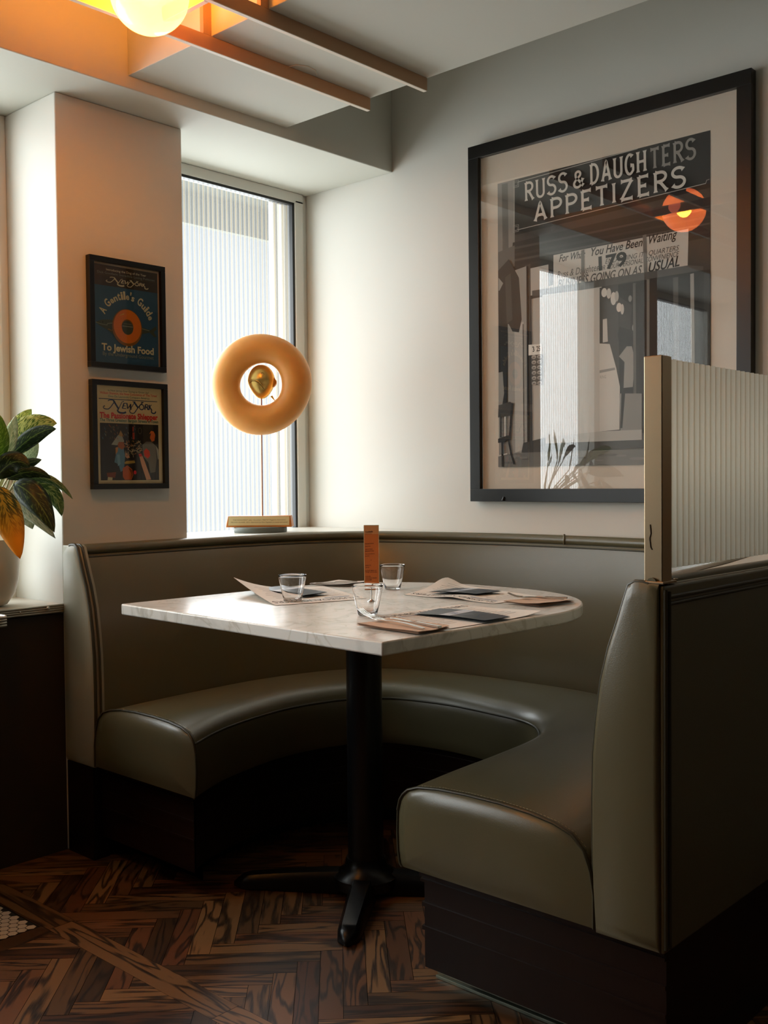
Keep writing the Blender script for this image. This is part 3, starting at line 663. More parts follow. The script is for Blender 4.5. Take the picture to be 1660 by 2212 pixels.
for r in range(6):
    for q in range(2):
        yb = (1.8995,1.3701)[1]+r*.0168; xa = (1.8995,1.3701)[0]-q*.021; P.ell((xa, yb), .009, .006, g(180), 10); P.ell((xa, yb-.001), .006, .003, g(120), 8)
# step and pavement
P.poly([(1.9422,1.1793),(1.8563,1.1943),(1.3031,1.1840),(1.3031,1.1446),(1.5286,1.1510),(1.8566,1.1484),(1.9497,1.1478)], g(66))
P.poly([(1.5902,1.3176),(1.5161,1.3129),(1.5164,1.1837),(1.5874,1.1988)], g(132)); P.poly([(1.5839,1.3172),(1.5714,1.3164),(1.5811,1.2125),(1.5874,1.2128)], g(30))
P.poly([(1.6607,1.2058),(1.5163,1.2057),(1.5164,1.1754),(1.8564,1.1751),(1.8563,1.1943)], g(170))
P.poly([(1.9643,1.1482),(1.3031,1.1472),(1.3031,1.1012),(2.0429,1.1026),(2.0426,1.1394)], g(112))
for i in range(26):
    c = ((2.0015,1.1156)[0]-random.random()*.62, (2.0015,1.1126)[1]+random.random()*.03); P.ell(c, .01+random.random()*.02, .002+random.random()*.003, g(random.choice((84, 96, 126, 136))), 8)
# chair
P.poly([(2.0395,1.3065),(1.9926,1.3160),(1.9853,1.3095),(1.9930,1.2705),(2.0417,1.2668)], g(58)); P.line([(1.9834,1.3109),(1.9893,1.2673),(1.9954,1.1916)], .008, g(28))
P.line([(2.0303,1.2693),(2.0308,1.2005)], .006, g(30)); P.line([(2.0135,1.2685),(2.0139,1.2029)], .005, g(200)); P.layer()
P.poly([(2.0422,1.1963),(2.0008,1.2070),(1.9916,1.1991),(2.0197,1.1848),(2.0423,1.1824)], g(34)); P.line([(2.0009,1.1994),(1.9901,1.1458),(1.9774,1.1106)], .007, g(28)); P.line([(2.0253,1.1850),(2.0240,1.1038)], .008, g(30)); P.line([(2.0426,1.1394),(2.0050,1.1462)], .004, g(190)); P.layer()
# sign lettering
LT = g(205); P.L += .0003
P.glyphs('RUSS', (1.9281,1.9568), (1.7714,1.9604), .058, LT); P.glyphs('&', (1.7480,1.9615), (1.7099,1.9626), .050, LT, t=.15)
P.glyphs('DAUGH', (1.6870,1.9623), (1.4996,1.9657), .060, LT); P.glyphs('TERS', (1.4847,1.9666), (1.3461,1.9691), .058, g(140))
P.glyphs('APPETIZERS', (1.8928,1.8855), (1.3771,1.8969), .058, LT, t=.15)
gl = g(168); P.L += .0002
P.line([(1.9566,2.0232),(1.5266,2.0351)], .0022, gl); P.line([(1.9712,2.0127),(1.9721,1.8829)], .002, gl); P.line([(1.9576,1.8700),(1.3141,1.8910)], .0022, gl); P.line([(1.3141,1.8910),(1.3114,1.8995),(1.3031,1.9004)], .0018, gl)
for q in ((1.9639,2.0187), (1.9649,1.8757)):
    for e in (.006, .0105):
        P.line([(q[0]-e, q[1]-e), (q[0]+e, q[1]-e), (q[0]+e, q[1]+e), (q[0]-e, q[1]+e), (q[0]-e, q[1]-e)], .0014, gl)
o = P.mb.build('photograph', PF, weld=False); o['label'] = 'black and white shop front print with painted sign lettering'
mb = MB(); mb.box((2.7925, y0+wf-.004, z0+wf-.004), (2.7928, y1-wf+.004, z1-wf+.004), PICGLASS)
mb = MB(); mb.add([(2.7925, y0+wf-.003, z0+wf-.003), (2.7925, y1-wf+.003, z0+wf-.003), (2.7925, y1-wf+.003, z1-wf+.003), (2.7925, y0+wf-.003, z1-wf+.003)], [(0, 1, 2, 3)], PICGLASS)
mb.build('glass', PF, weld=False)
# ---------------------------------------------------------------- magazine covers
MG = glass_thin('cover_glass', refl=.9)
def cover(name, label, TL, TR, BR, BL, draw):
    x0, x1, z1, z0 = (TL[0]+BL[0])/2, (TR[0]+BR[0])/2, (TL[1]+TR[1])/2, (BL[1]+BR[1])/2; w = .016
    t = thing(name, ((x0+x1)/2, YW, (z0+z1)/2), label, 'picture')
    mb = MB()
    for (A, B) in (((x0, z1-w), (x1, z1)), ((x0, z0), (x1, z0+w)), ((x0, z0+w), (x0+w, z1-w)), ((x1-w, z0+w), (x1, z1-w))): mb.box((A[0], 2.668, A[1]), (B[0], YW-.001, B[1]), BLACK)
    mb.build('frame', t, bevel=.001, weld=False)
    P = Print(lambda a, b, l: (a, 2.680-l, b), 1)
    draw(P, x0+w, x1-w, z0+w, z1-w)
    P.mb.build('cover_print', t, weld=False)
    mb = MB(); mb.add([(x0+w, 2.6745, z0+w), (x1-w, 2.6745, z0+w), (x1-w, 2.6745, z1-w), (x0+w, 2.6745, z1-w)], [(0, 1, 2, 3)], MG); mb.build('glass', t, weld=False)
def pm(n, c): return mat('ink_'+n, tuple(min(255, v*1.32) for v in c), .75)
def ny(P, ax, az, W_, H, m):
    # flowing serif capitals N E W Y O R K with swashes; box of width W_, cap height H at (ax, az)
    def L(pts, w): P.line([(ax+x*W_, az+y*H) for x, y in pts], w, m)
    k = W_*.012
    L(arc(.06, .18, .07, .22, 120, 300, 8)+[(.13, .2), (.22, 1.05), (.20, 1.1)]+arc(.15, 1.05, .06, .14, 40, 200, 7), k*1.3)
    L([(.19, 1.15), (.29, .05)]+arc(.36, -.15, .09, .32, 170, 330, 8), k*2.6); L([(.29, .05), (.36, 1.0), (.40, 1.1)], k)
    L([(.365, .15), (.40, .85)], k*2); L([(.365, .15), (.44, .15)], k); L([(.385, .5), (.43, .5)], k); L([(.40, .85), (.47, .83)], k)
    L([(.46, .83), (.47, .15)], k*2); L([(.47, .15), (.53, .7)], k); L([(.53, .8), (.53, .15)], k*2); L([(.53, .15), (.60, .9)], k)
    L([(.60, 1.1), (.68, .35)], k*2.6); L([(.78, 1.1), (.68, .35), (.62, -.25)]+arc(.57, -.15, .06, .3, -60, -250, 8), k*1.3); L([(.57, 1.1), (.63, 1.1)], k); L([(.74, 1.1), (.80, 1.1)], k)
    L(arc(.755, .45, .045, .36, 0, 360, 18), k*1.4)
    L([(.82, .12), (.835, .82)], k*1.8); L([(.835, .82)]+arc(.86, .66, .03, .16, 90, -90, 6)+[(.83, .5)], k*1.3); L([(.86, .5), (.89, .12)], k*1.8)
    L([(.905, .12), (.92, .82)], k*1.8); L([(.96, .85), (.915, .45)], k); L([(.925, .5), (.965, .1)]+arc(1.0, -.1, .045, .22, 160, 380, 8), k*1.8)
    P.layer()
def draw1(P, x0, x1, z0, z1):
    W_, H = x1-x0, z1-z0; X = lambda u: x0+u*W_; Z = lambda v: z0+v*H
    P.rect((x0, z0), (x1, z1), pm('cream_border', (176, 148, 112))); P.rect((X(.025), z0), (X(.975), Z(.98)), pm('umber', (58, 46, 30)))
    P.rect((X(.025), z0), (X(.975), Z(.775)), pm('slate_blue', (52, 84, 102)))
    cr_ = pm('buff', (206, 184, 148)); gr = pm('grey_green', (124, 128, 110))
    P.text('Introducing the Dog of the Year', (X(.20), Z(.928)), (X(.80), Z(.928)), H*.024, cr_, .005); P.text('Dick Goodwin: Incredible Loving Politician', (X(.07), Z(.892)), (X(.93), Z(.892)), H*.024, gr)
    P.line([(X(.05), Z(.880)), (X(.95), Z(.880))], H*.0025, pm('ochre', (96, 82, 40))); P.layer()
    ny(P, X(.2), Z(.815), W_*.60, H*.045, cr_)
    c = (X(.495), Z(.375))
    # curved headline
    s = "A Gentile's Guide"; wd = [1.1, .5, 1.15, .85, .95, .7, .55, .5, .85, .35, .75, .6, 1.15, .95, .55, .95, .85]; tot = sum(wd); a = 158; span = 138; acc = 0; R = W_*.355
    for ch, w in zip(s, wd):
        am = math.radians(a-span*(acc+w/2)/tot); acc += w
        if ch == ' ': continue
        p = Vector((c[0]+R*math.cos(am), c[1]+R*math.sin(am)*1.02)); t = Vector((math.sin(am), -math.cos(am)))*W_*.030*min(w, 1.15)
        P.text(ch, p-t, p+t, H*(.082 if ch in "AGtidl'" else .066), cr_, .03)
    fs = pm('fish_grey', (70, 76, 58)); fd = pm('fish_light', (126, 128, 104)); fk = pm('fish_dark', (34, 34, 24))
    P.poly([(X(.03), c[1]+H*.022), (X(.12), c[1]+H*.052), (X(.22), c[1]+H*.062), (X(.34), c[1]+H*.055), (X(.66), c[1]+H*.03), (X(.84), c[1]+H*.004), (X(.84), c[1]-H*.02), (X(.66), c[1]-H*.06), (X(.45), c[1]-H*.13), (X(.33), c[1]-H*.105), (X(.2), c[1]-H*.045), (X(.08), c[1]-H*.008)], fs)
    P.poly([(X(.83), c[1]-H*.008), (X(.93), c[1]+H*.05), (X(.945), c[1]+H*.02), (X(.90), c[1]-H*.012), (X(.94), c[1]-H*.06), (X(.91), c[1]-H*.066), (X(.83), c[1]-H*.02)], fs)
    P.line([(X(.03), c[1]+H*.02), (X(.10), c[1]+H*.008), (X(.19), c[1]+H*.004)], H*.006, fd); P.line([(X(.19), c[1]), (X(.20), c[1]+H*.02), (X(.27), c[1]+H*.03)], H*.008, fd); P.line([(X(.70), c[1]+H*.01), (X(.83), c[1]-H*.004)], H*.008, fd)
    P.layer(); P.ell((X(.13), c[1]+H*.03), H*.006, H*.008, fk, 10); P.line([(X(.2), c[1]-H*.04), (X(.22), c[1]-H*.034), (X(.24), c[1]-H*.044), (X(.27), c[1]-H*.042)], H*.004, pm('ochre_light', (170, 120, 50))); P.layer()
    P.ring((c[0]-.001, c[1]), W_*.085, W_*.225, pm('bagel_brown', (128, 84, 24)), sy=1.06); P.ring((c[0], c[1]+H*.012), W_*.088, W_*.208, pm('bagel_orange', (196, 112, 22)), sy=1.04)
    P.ell(c, W_*.086, W_*.09, fs); P.rect((c[0]-W_*.08, c[1]+H*.008), (c[0]+W_*.08, c[1]+H*.018), fd); P.rect((c[0]-W_*.06, c[1]+H*.036), (c[0]+W_*.06, c[1]+H*.040), fd)
    P.line([(c[0]-W_*.12, c[1]+H*.115), (c[0]-W_*.05, c[1]+H*.138)], [H*.004, H*.012], pm('shine', (214, 160, 60))); P.layer()
    P.text('To Jewish Food', (X(.105), Z(.125)), (X(.89), Z(.125)), H*.070, cr_, .035); P.text('By the Underground Gourmet', (X(.12), Z(.075)), (X(.885), Z(.075)), H*.036, gr, .012)
def draw2(P, x0, x1, z0, z1):
    W_, H = x1-x0, z1-z0; X = lambda u: x0+u*W_; Z = lambda v: z0+v*H
    P.rect((x0, z0), (x1, z1), pm('old_paper', (190, 172, 128))); nb = pm('navy', (34, 50, 76)); rd = pm('red', (176, 42, 28)); gn = pm('sea_green', (48, 96, 78))
    P.text('Is New Jersey Ever Going to Grow Up?', (X(.19), Z(.945)), (X(.80), Z(.945)), H*.02, pm('grey_ink', (72, 70, 50))); P.text("William Shannon, the New Conscience of 'The Times'", (X(.07), Z(.915)), (X(.93), Z(.915)), H*.024, rd, .012)
    P.text('Dino De Laurentiis Conquers America', (X(.19), Z(.885)), (X(.81), Z(.885)), H*.022, gn); P.rect((X(.05), Z(.862)), (X(.93), Z(.869)), nb)
    ny(P, X(.12), Z(.765), W_*.75, H*.078, nb)
    P.text('The Passionate Shlepper', (X(.06), Z(.672)), (X(.935), Z(.672)), H*.058, rd, .035); P.text('The Three Greatest Bargain Streets in Town', (X(.06), Z(.637)), (X(.94), Z(.637)), H*.032, gn, .015)
    P.rect((X(.06), Z(.035)), (X(.94), Z(.62)), pm('photo_black', (36, 29, 18)))
    q = lambda u, v: (X(u), Z(v))
    P.poly([q(.7, .62), q(.86, .62), q(.86, .3), q(.7, .3)], pm('wall_brown', (56, 46, 32)))
    B = lambda *a: P.poly([q(*p) for p in a], M_); 
    for M_, pts in ((pm('shirt_grey', (150, 150, 132)), ((.22, .40), (.32, .50), (.38, .50), (.41, .44), (.39, .40), (.30, .395))), (pm('hair', (160, 120, 60)), ((.33, .50), (.36, .55), (.39, .51), (.38, .48))),
        (pm('denim', (86, 120, 132)), ((.26, .22), (.30, .35), (.34, .39), (.40, .37), (.42, .28), (.40, .14), (.35, .12), (.32, .20))), (pm('skin_brown', (150, 84, 40)), ((.31, .40), (.33, .43), (.40, .43), (.42, .38), (.38, .35), (.33, .37))),
        (pm('denim_pale', (112, 146, 152)), ((.30, .30), (.34, .30), (.35, .2), (.31, .18))), (pm('tan', (176, 120, 60)), ((.28, .37), (.32, .38), (.31, .33), (.28, .30))),
        (pm('bag_orange', (170, 84, 30)), ((.38, .16), (.45, .19), (.52, .15), (.54, .09), (.51, .04), (.41, .038), (.38, .07))), (pm('bag_shade', (120, 56, 22)), ((.46, .17), (.52, .14), (.53, .09), (.50, .05), (.51, .10))),
        (pm('yellow_box', (158, 128, 52)), ((.41, .22), (.44, .235), (.56, .24), (.57, .215), (.47, .205), (.41, .205))), (pm('hand', (176, 128, 88)), ((.42, .33), (.47, .30), (.49, .27), (.45, .26), (.42, .28))),
        (pm('coat_grey', (108, 102, 86)), ((.68, .40), (.74, .44), (.82, .44), (.89, .40), (.90, .26), (.88, .12), (.80, .11), (.77, .22), (.70, .28))), (pm('skin_orange', (188, 96, 40)), ((.80, .48), (.82, .53), (.86, .545), (.885, .51), (.87, .45), (.83, .44))),
        (pm('hair_red', (206, 104, 34)), ((.79, .52), (.82, .555), (.86, .55), (.885, .515), (.86, .53), (.82, .53))), (pm('coat_pale', (146, 138, 118)), ((.89, .40), (.93, .36), (.94, .27), (.92, .25), (.905, .33))),
        (pm('roll_pink', (192, 148, 112)), ((.63, .29), (.68, .29), (.72, .22), (.81, .04), (.735, .036), (.66, .2))), (pm('roll_red', (184, 50, 34)), ((.62, .31), (.66, .315), (.68, .285), (.63, .28))),
        (pm('red_cloth', (196, 58, 26)), ((.70, .34), (.74, .37), (.79, .34), (.80, .29), (.76, .26), (.71, .29))), (pm('tag_cream', (178, 166, 124)), ((.15, .036), (.16, .08), (.21, .08), (.225, .066), (.22, .036))), (pm('basket', (110, 52, 26)), ((.14, .11), (.28, .12), (.26, .06), (.15, .07)))): B(*pts)
    for i in range(70):
        u = .42+random.random()*.24; v = .29+random.random()*.15; a = random.random()*3.1; l = .01+random.random()*.02
        P.line([q(u-l*math.cos(a), v-l*.7*math.sin(a)), q(u+l*math.cos(a), v+l*.7*math.sin(a))], W_*.007, random.choice((pm('metal_a', (150, 132, 92)), pm('metal_b', (96, 84, 58)), pm('metal_c', (176, 156, 116)), pm('tan', (0, 0, 0)))))
    P.layer()
    for i in range(40):
        u = .08+random.random()*.5; v = .47+random.random()*.14; 
        P.line([q(u, v), q(u+.008, v-.02)], W_*.006, random.choice((pm('metal_a', (0, 0, 0)), pm('metal_b', (0, 0, 0)), pm('denim', (0, 0, 0)), pm('skin_brown', (0, 0, 0)))))
    P.layer(); P.ring(q(.645, .55), W_*.022, W_*.027, pm('metal_b', (0, 0, 0)), sy=1.6); P.ell(q(.56, .115), W_*.022, W_*.026, pm('red_ball', (190, 28, 20)))
    P.rect(q(.53, .46), q(.56, .53), pm('toy_red', (150, 56, 30))); P.rect(q(.53, .54), q(.55, .59), pm('toy_red', (0, 0, 0)))
cover('framed_cover', 'small black framed magazine cover with blue field, orange bagel and fish, the upper of two', (1.6559,1.7277), (1.9241,1.7265), (1.9249,1.4025), (1.6630,1.4002), draw1)
cover('framed_cover', 'black framed cream magazine cover with red headline, the lower of two', (1.6623,1.3665), (1.9294,1.3655), (1.9250,1.0434), (1.6604,1.0437), draw2)
# ---------------------------------------------------------------- bagel sculpture
SC = thing('ring_sculpture', (2.42, 2.80, .883), 'orange bagel shaped ring on a thin rod with labelled wooden base in the window', 'sculpture')
nrm = Vector((-.757, -.653, .02)).normalized(); sx = nrm.cross(Vector((0, 0, 1))).normalized()*-1; sz = sx.cross(nrm)*1
if sz.z < 0: sz = -sz
BG = bpy.data.materials.new('bagel_glaze'); BG.use_nodes = True; nt = BG.node_tree; pb_ = nt.nodes['Principled BSDF']
tc = nt.nodes.new('ShaderNodeTexCoord'); nn_ = nt.nodes.new('ShaderNodeTexNoise'); nn_.inputs['Scale'].default_value = 9; nn_.inputs['Detail'].default_value = 4
mx = nt.nodes.new('ShaderNodeMix'); mx.data_type = 'RGBA'; mx.inputs['A'].default_value = lin((212, 142, 56)); mx.inputs['B'].default_value = lin((240, 178, 98))
nt.links.new(tc.outputs['Object'], nn_.inputs['Vector']); nt.links.new(nn_.outputs['Fac'], mx.inputs['Factor']); nt.links.new(mx.outputs['Result'], pb_.inputs['Base Color'])
pb_.inputs['Roughness'].default_value = .42; pb_.inputs['Subsurface Weight'].default_value = .4; pb_.inputs['Subsurface Radius'].default_value = (.05, .025, .008); pb_.inputs['Subsurface Scale'].default_value = .6
cc = Vector((2.422, 2.80, 1.406)); mb = MB(); rows = []
for i in range(64):
    a = 2*math.pi*i/64; rd_ = sx*math.cos(a)+sz*math.sin(a); R = .1265+.001*math.sin(2*a); r = .0525+.0016*math.sin(a*3+1)
    rows.append([cc+rd_*(R+r*math.cos(t))+nrm*r*.92*math.sin(t) for t in [2*math.pi*k/28 for k in range(28)]])
mb.grid(rows, BG, closeu=True, closev=True); mb.build('bagel_ring', SC, smooth=80)
GOLD = mat('gold_leaf', (214, 186, 108), .3, metal=.75, bump=.06, bscale=60)
hc = cc+sx*(-.001)+sz*.010-nrm*.01
mb = MB(); rows = []
for i in range(25):
    th = math.pi*i/24; row = []
    for k in range(36):
        ph = 2*math.pi*k/36; x = math.sin(th)*math.cos(ph); y = math.sin(th)*math.sin(ph); z = math.cos(th)
        sq = 1-.22*max(0, -z); p = Vector((x*.050*sq, y*.045*sq, z*.061))
        # mouth groove on the viewer side
        gx = x*.050; gz = p.z; yl = -.004-.28*(gx+.012)**1*(.9 if gx > -.012 else -.1)
        if y > 0:
            dgr = math.exp(-((gz-yl)/.004)**2)*(1 if -.045 < gx < .025 else 0); p.y -= .004*dgr
        row.append(hc+sx*p.x+nrm*p.y+sz*p.z)
    rows.append(row)
mb.grid(rows, GOLD, closev=True); hd = mb.build('fish_head', SC, smooth=80); hd['label'] = 'golden egg shaped fish head inside the ring'
lip = [hc+sx*x+sz*z+nrm*(.0445*math.sqrt(max(0, 1-(x/.050)**2-(z/.061)**2))+.0005) for x, z in ((-.038, -.002), (-.028, .004), (-.016, .003), (-.004, -.003), (.006, -.013), (.014, -.024))]
mb = MB(); mb.tube(lip, [.001, .0022, .0022, .002, .0016, .0008], GOLD, 6); lip2 = [p-sz*.005+nrm*.0 for p in lip]; mb.tube(lip2, .0012, mat('gold_shadow', (130, 100, 44), .4, metal=.6), 6); mb.build('mouth', hd, smooth=60)
e = hc+sx*.010+sz*.022; e = e+nrm*.040
mb = MB(); mb.tube([e+sx*.0055*math.cos(t)+sz*.0055*math.sin(t)-nrm*.0 for t in [2*math.pi*k/16 for k in range(16)]], .0009, mat('gold_shadow', (0, 0, 0)), 5, closed=True); mb.build('eye', hd, smooth=60)
mb = MB(); q0 = hc+sx*.040; rows = []
for i in range(7):
    t = i/6; rows.append([q0+sz*(.016-.036*t)+nrm*.012+sx*(.004+.012*math.sin(math.pi*t)), q0+sz*(.016-.036*t)-nrm*.012+sx*(.004+.010*math.sin(math.pi*t)), q0+sz*(.016-.036*t)-nrm*.012, q0+sz*(.016-.036*t)+nrm*.012])
mb.grid(rows, mat('amber_fin', (196, 130, 40), .35, metal=.3), closev=True, cap=True); mb.build('gill_fin', hd, smooth=60)
mb = MB(); mb.tube([hc+sx*.034-sz*.05-nrm*.01, hc+sx*.046-sz*.066-nrm*.01], [.005, .0015], GOLD, 8); mb.build('small_fin', hd, smooth=60)
ROD = mat('rust_rod', (150, 88, 44), .35, metal=.5)
mb = MB(); mb.tube([Vector((2.412, 2.79, .94)), cc-sz*.17+nrm*-.0, hc-sz*.055], .0022, ROD, 8); mb.build('rod', SC, smooth=60)
pc = Vector((2.405, 2.795, .922)); tiltz = (Vector((0, 0, 1))*.96-nrm*.28).normalized(); fn = tiltz.cross(sx).normalized(); fn = fn if fn.dot(nrm) > 0 else -fn
HON = mat('honey_wood', (190, 116, 48), .4, var=.2, vscale=30)
mb = MB(); W2 = .1165; Zb, Zt = -.0195, .0195
c8 = []
for z, w, d in ((Zb, W2, .036), (Zt, W2-.006, .022)):
    for s1, dd in ((-1, 1), (1, 1), (1, -1), (-1, -1)):
        c8.append(pc+sx*s1*w+Vector((0, 0, z))+Vector((nrm.x, nrm.y, 0))*(d if dd > 0 else -.03))
mb.add(c8, [(3, 2, 1, 0), (4, 5, 6, 7), (0, 1, 5, 4), (1, 2, 6, 5), (2, 3, 7, 6), (3, 0, 4, 7)], HON); wb = mb.build('wooden_base', SC, bevel=.002)
a0, a1, b1, b0_ = c8[0], c8[1], c8[5], c8[4]
fo = (Vector(a0)+Vector(a1)+Vector(b1)+Vector(b0_))/4; fu = sx; fv = ((Vector(b1)+Vector(b0_))-(Vector(a0)+Vector(a1))).normalized(); fnn = fu.cross(fv); fnn = fnn if fnn.dot(nrm) > 0 else -fnn
PP = Print(lambda a, b, l: tuple(fo+fu*a+fv*b+fnn*(.0012+l)), 1)
PP.rect((-.108, -.0145), (.107, .018), mat('plaque_gold', (204, 190, 140), .4))
PP.text("THE MONUMENT (after the artist's 1968 NY Magazine illustration)", (-.092, .0035), (.094, .0035), .0042, mat('plaque_ink', (84, 72, 40))); PP.text('MILTON GLASER, 2015. Fabricated by Nick Papetero in metal and wood', (-.098, -.0050), (.100, -.0050), .0042, mat('plaque_ink', (0, 0, 0)))
PP.mb.build('plaque', wb, weld=False)
mb = MB(); mb.lathe([(0, 0), (.092, 0), (.094, .004), (.094, .017), (.092, .0195), (0, .0195)], (2.41, 2.80, .883), mat('grey_stone', (96, 104, 98), .5), 40); mb.build('plinth_disc', SC, smooth=50)
# ---------------------------------------------------------------- globe lamps
GLB = bpy.data.materials.new('lit_opal_globe'); GLB.use_nodes = True; nt = GLB.node_tree; pg = nt.nodes['Principled BSDF']
pg.inputs['Base Color'].default_value = (.9, .7, .45, 1); pg.inputs['Roughness'].default_value = .08; pg.inputs['Emission Color'].default_value = (1, LAMP[1]/LAMP[0], LAMP[2]/LAMP[0], 1); pg.inputs['Emission Strength'].default_value = LAMP[0]
_o = nt.nodes['Material Output']; _m = nt.nodes.new('ShaderNodeMixShader'); _t = nt.nodes.new('ShaderNodeBsdfTransparent'); _m.inputs[0].default_value = .3
nt.links.new(pg.outputs[0], _m.inputs[1]); nt.links.new(_t.outputs[0], _m.inputs[2]); nt.links.new(_m.outputs[0], _o.inputs[0])
def globe(x, y, z, label, mt=GLB):
    bl = bpy.data.lights.new('bulb', 'POINT'); bl.energy = BULB if mt is GLB else BULB*.7; bl.color = (1, .33, .012); bl.shadow_soft_size = .03
    bo = bpy.data.objects.new('bulb', bl); C.objects.link(bo); bo.location = (x, y, z)
    t = thing('globe_lamp', (x, y, z), label, 'lamp', 'opal globe lamps hanging in the ceiling lattice')
    mb = MB(); mb.lathe([(.0915*math.sin(math.pi*i/24), -.0915*math.cos(math.pi*i/24)) for i in range(25)], (x, y, z), mt, 40); mb.build('globe', t, smooth=80)
    mb = MB(); mb.lathe([(0, .14), (.014, .14), (.03, .10), (.034, .085), (.034, .076), (.0, .076)], (x, y, z), BRASS, 24); mb.tube([(x, y, z+.13), (x, y, 2.62)], .006, BRASS, 10); mb.build('stem', t, smooth=50)
    mb = MB(); mb.lathe([(0, 2.60-z), (.05, 2.60-z), (.05, 2.62-z), (0, 2.62-z)], (x, y, z), BRASS, 24); mb.build('canopy', t, smooth=50)
    return t
globe(1.443, 2.045, 2.199, 'glowing orange opal globe lamp at the top left of the photo')
GLB2 = GLB.copy(); GLB2.name = 'lit_amber_globe'; p2 = GLB2.node_tree.nodes['Principled BSDF']; p2.inputs['Emission Color'].default_value = (1, .36, .08, 1); p2.inputs['Emission Strength'].default_value = 4
for (x, y) in ((.3, 2.0), (-.9, 1.9)):  # unseen globes added to supply warm fill, also on the soffit's left
    globe(x, y, 2.2, 'unseen amber globe lamp for warm fill, outside the left and near edge of the photo', GLB2)
mb = MB(); mb.tube([(1.9692,2.1549,2.2085), (1.9757,2.1205,2.2085), (2.0043,2.1044,2.2085), (2.0395,2.1098,2.2085), (2.0673,2.1332,2.2085)], .0012, mat('lattice_paint', (0, 0, 0)), 6)
tag(mb.build('cable', smooth=60), 'thin curved white wire on the underside of the lowered ceiling panel', 'cable')
# ---------------------------------------------------------------- table setting
def tumbler(x, y, label):
    t = bpy.data.objects.new('glass_tumbler', None)
    return t
prof_o = [(0, .0), (.0205, .0), (.0225, .003), (.026, .020), (.0295, .036), (.0325, .050), (.0345, .062), (.0352, .0675), (.0349, .0685), (.0343, .0680), (.0336, .062), (.0316, .050), (.0286, .036), (.0250, .020), (.0205, .007), (.017, .0045), (0, .004)]
mb = MB(); mb.lathe(prof_o, (0, 0, 0), TUMBLER, 44)
def band(zc, r):
    mb.lathe([(r-.0001, zc-.0012), (r+.0007, zc), (r-.0001, zc+.0012)], (0, 0, 0), TUMBLER, 44)
GLS = mb.build('glass_tumbler', smooth=60); GLS.location = (1.748, 1.912, .7602)
mesh_t = GLS.data
tag(GLS, 'clear tumbler on the left, in front of the curled placemat', 'glass', 'clear tumblers on the marble table')
for x, y, l in ((1.680, 1.590, 'clear tumbler nearest the viewer, beside the fork and napkin'), (2.125, 1.915, 'clear tumbler farthest back, half hidden by the menu card')):
    c = GLS.copy(); C.objects.link(c); c.location = (x, y, .7602); tag(c, l, 'glass', 'clear tumblers on the marble table')
# menu card on a stand
mp0 = (1.8317,1.7185); MC = thing('menu_card', (mp0[0], mp0[1], .760), 'tall orange menu card on a small metal stand in the middle of the table', 'menu')
d_ = Vector((.60, -.80, 0)).normalized(); nv = Vector((-.80, -.60, 0))
base = Vector((mp0[0], mp0[1], .7602)); dist = base.dot(Vector((fw.x, fw.y, 0)))
mb = MB(); mb.lathe([(0, 0), (.013, 0), (.013, .003), (.005, .008), (.0018, .012), (.0018, .040), (0, .040)], tuple(base), STEEL, 20); mb.build('stand', MC, smooth=50)
zb, zt = .7955, .9535; hw = .0185
mb = MB(); c = base.copy(); c.z = (zb+zt)/2; mb.obox(c, d_*hw, nv*.0006, Vector((0, 0, (zt-zb)/2)), mat('card_edge', (206, 200, 164), .6)); cd_ = mb.build('card', MC)
PC = Print(lambda a, b, l: tuple(Vector((base.x, base.y, 0))+d_*a+nv*(.0008+l)+Vector((0, 0, b))), 1)
PC.rect((-hw+.0012, zb+.001), (hw-.001, zt-.0015), mat('card_orange', (198, 108, 44), .6)); PC.rect((-hw+.0012, zt-.022), (hw-.001, zt-.0015), mat('card_tan', (206, 140, 84), .6))
ik = mat('card_ink', (70, 34, 12), .7); hh = zt-zb
PC.text('Cocktails', (-.0145, zt-.0185), (.004, zt-.0175), .0040, ik, .03); PC.text('by the glass', (-.0145, zt-.0225), (.002, zt-.022), .002, ik)
for st, v, x1_ in (('HOUSE SODA', .285, .006), ('cherry lime', .325, -.002), ('GIN & TONIC', .37, .003), ('MANHATTAN', .40, .006), ('rye and bitters', .44, .008), ('lemon', .475, -.005), ('*', .54, .001), ('SPRITZ', .62, -.001), ('dry', .65, -.005), ('BLOODY MARY OF', .70, .012), ('THE HOUSE', .725, .013), ('SOUR', .79, -.002), ('WITH EGG CREAM', .815, .012), ('FOAM', .845, 0), ('RYE', .92, .004), ('SHRUB OF THE DAY', .975, .011)):
    z = zt-hh*v; xs = -.015 if st not in ('*', 'RYE') else (-.0015 if st == '*' else -.004); PC.text(st, (xs, z-.0018), (x1_, z-.0008), .0024, ik, .015)
PC.mb.build('printed_face', cd_, weld=False)
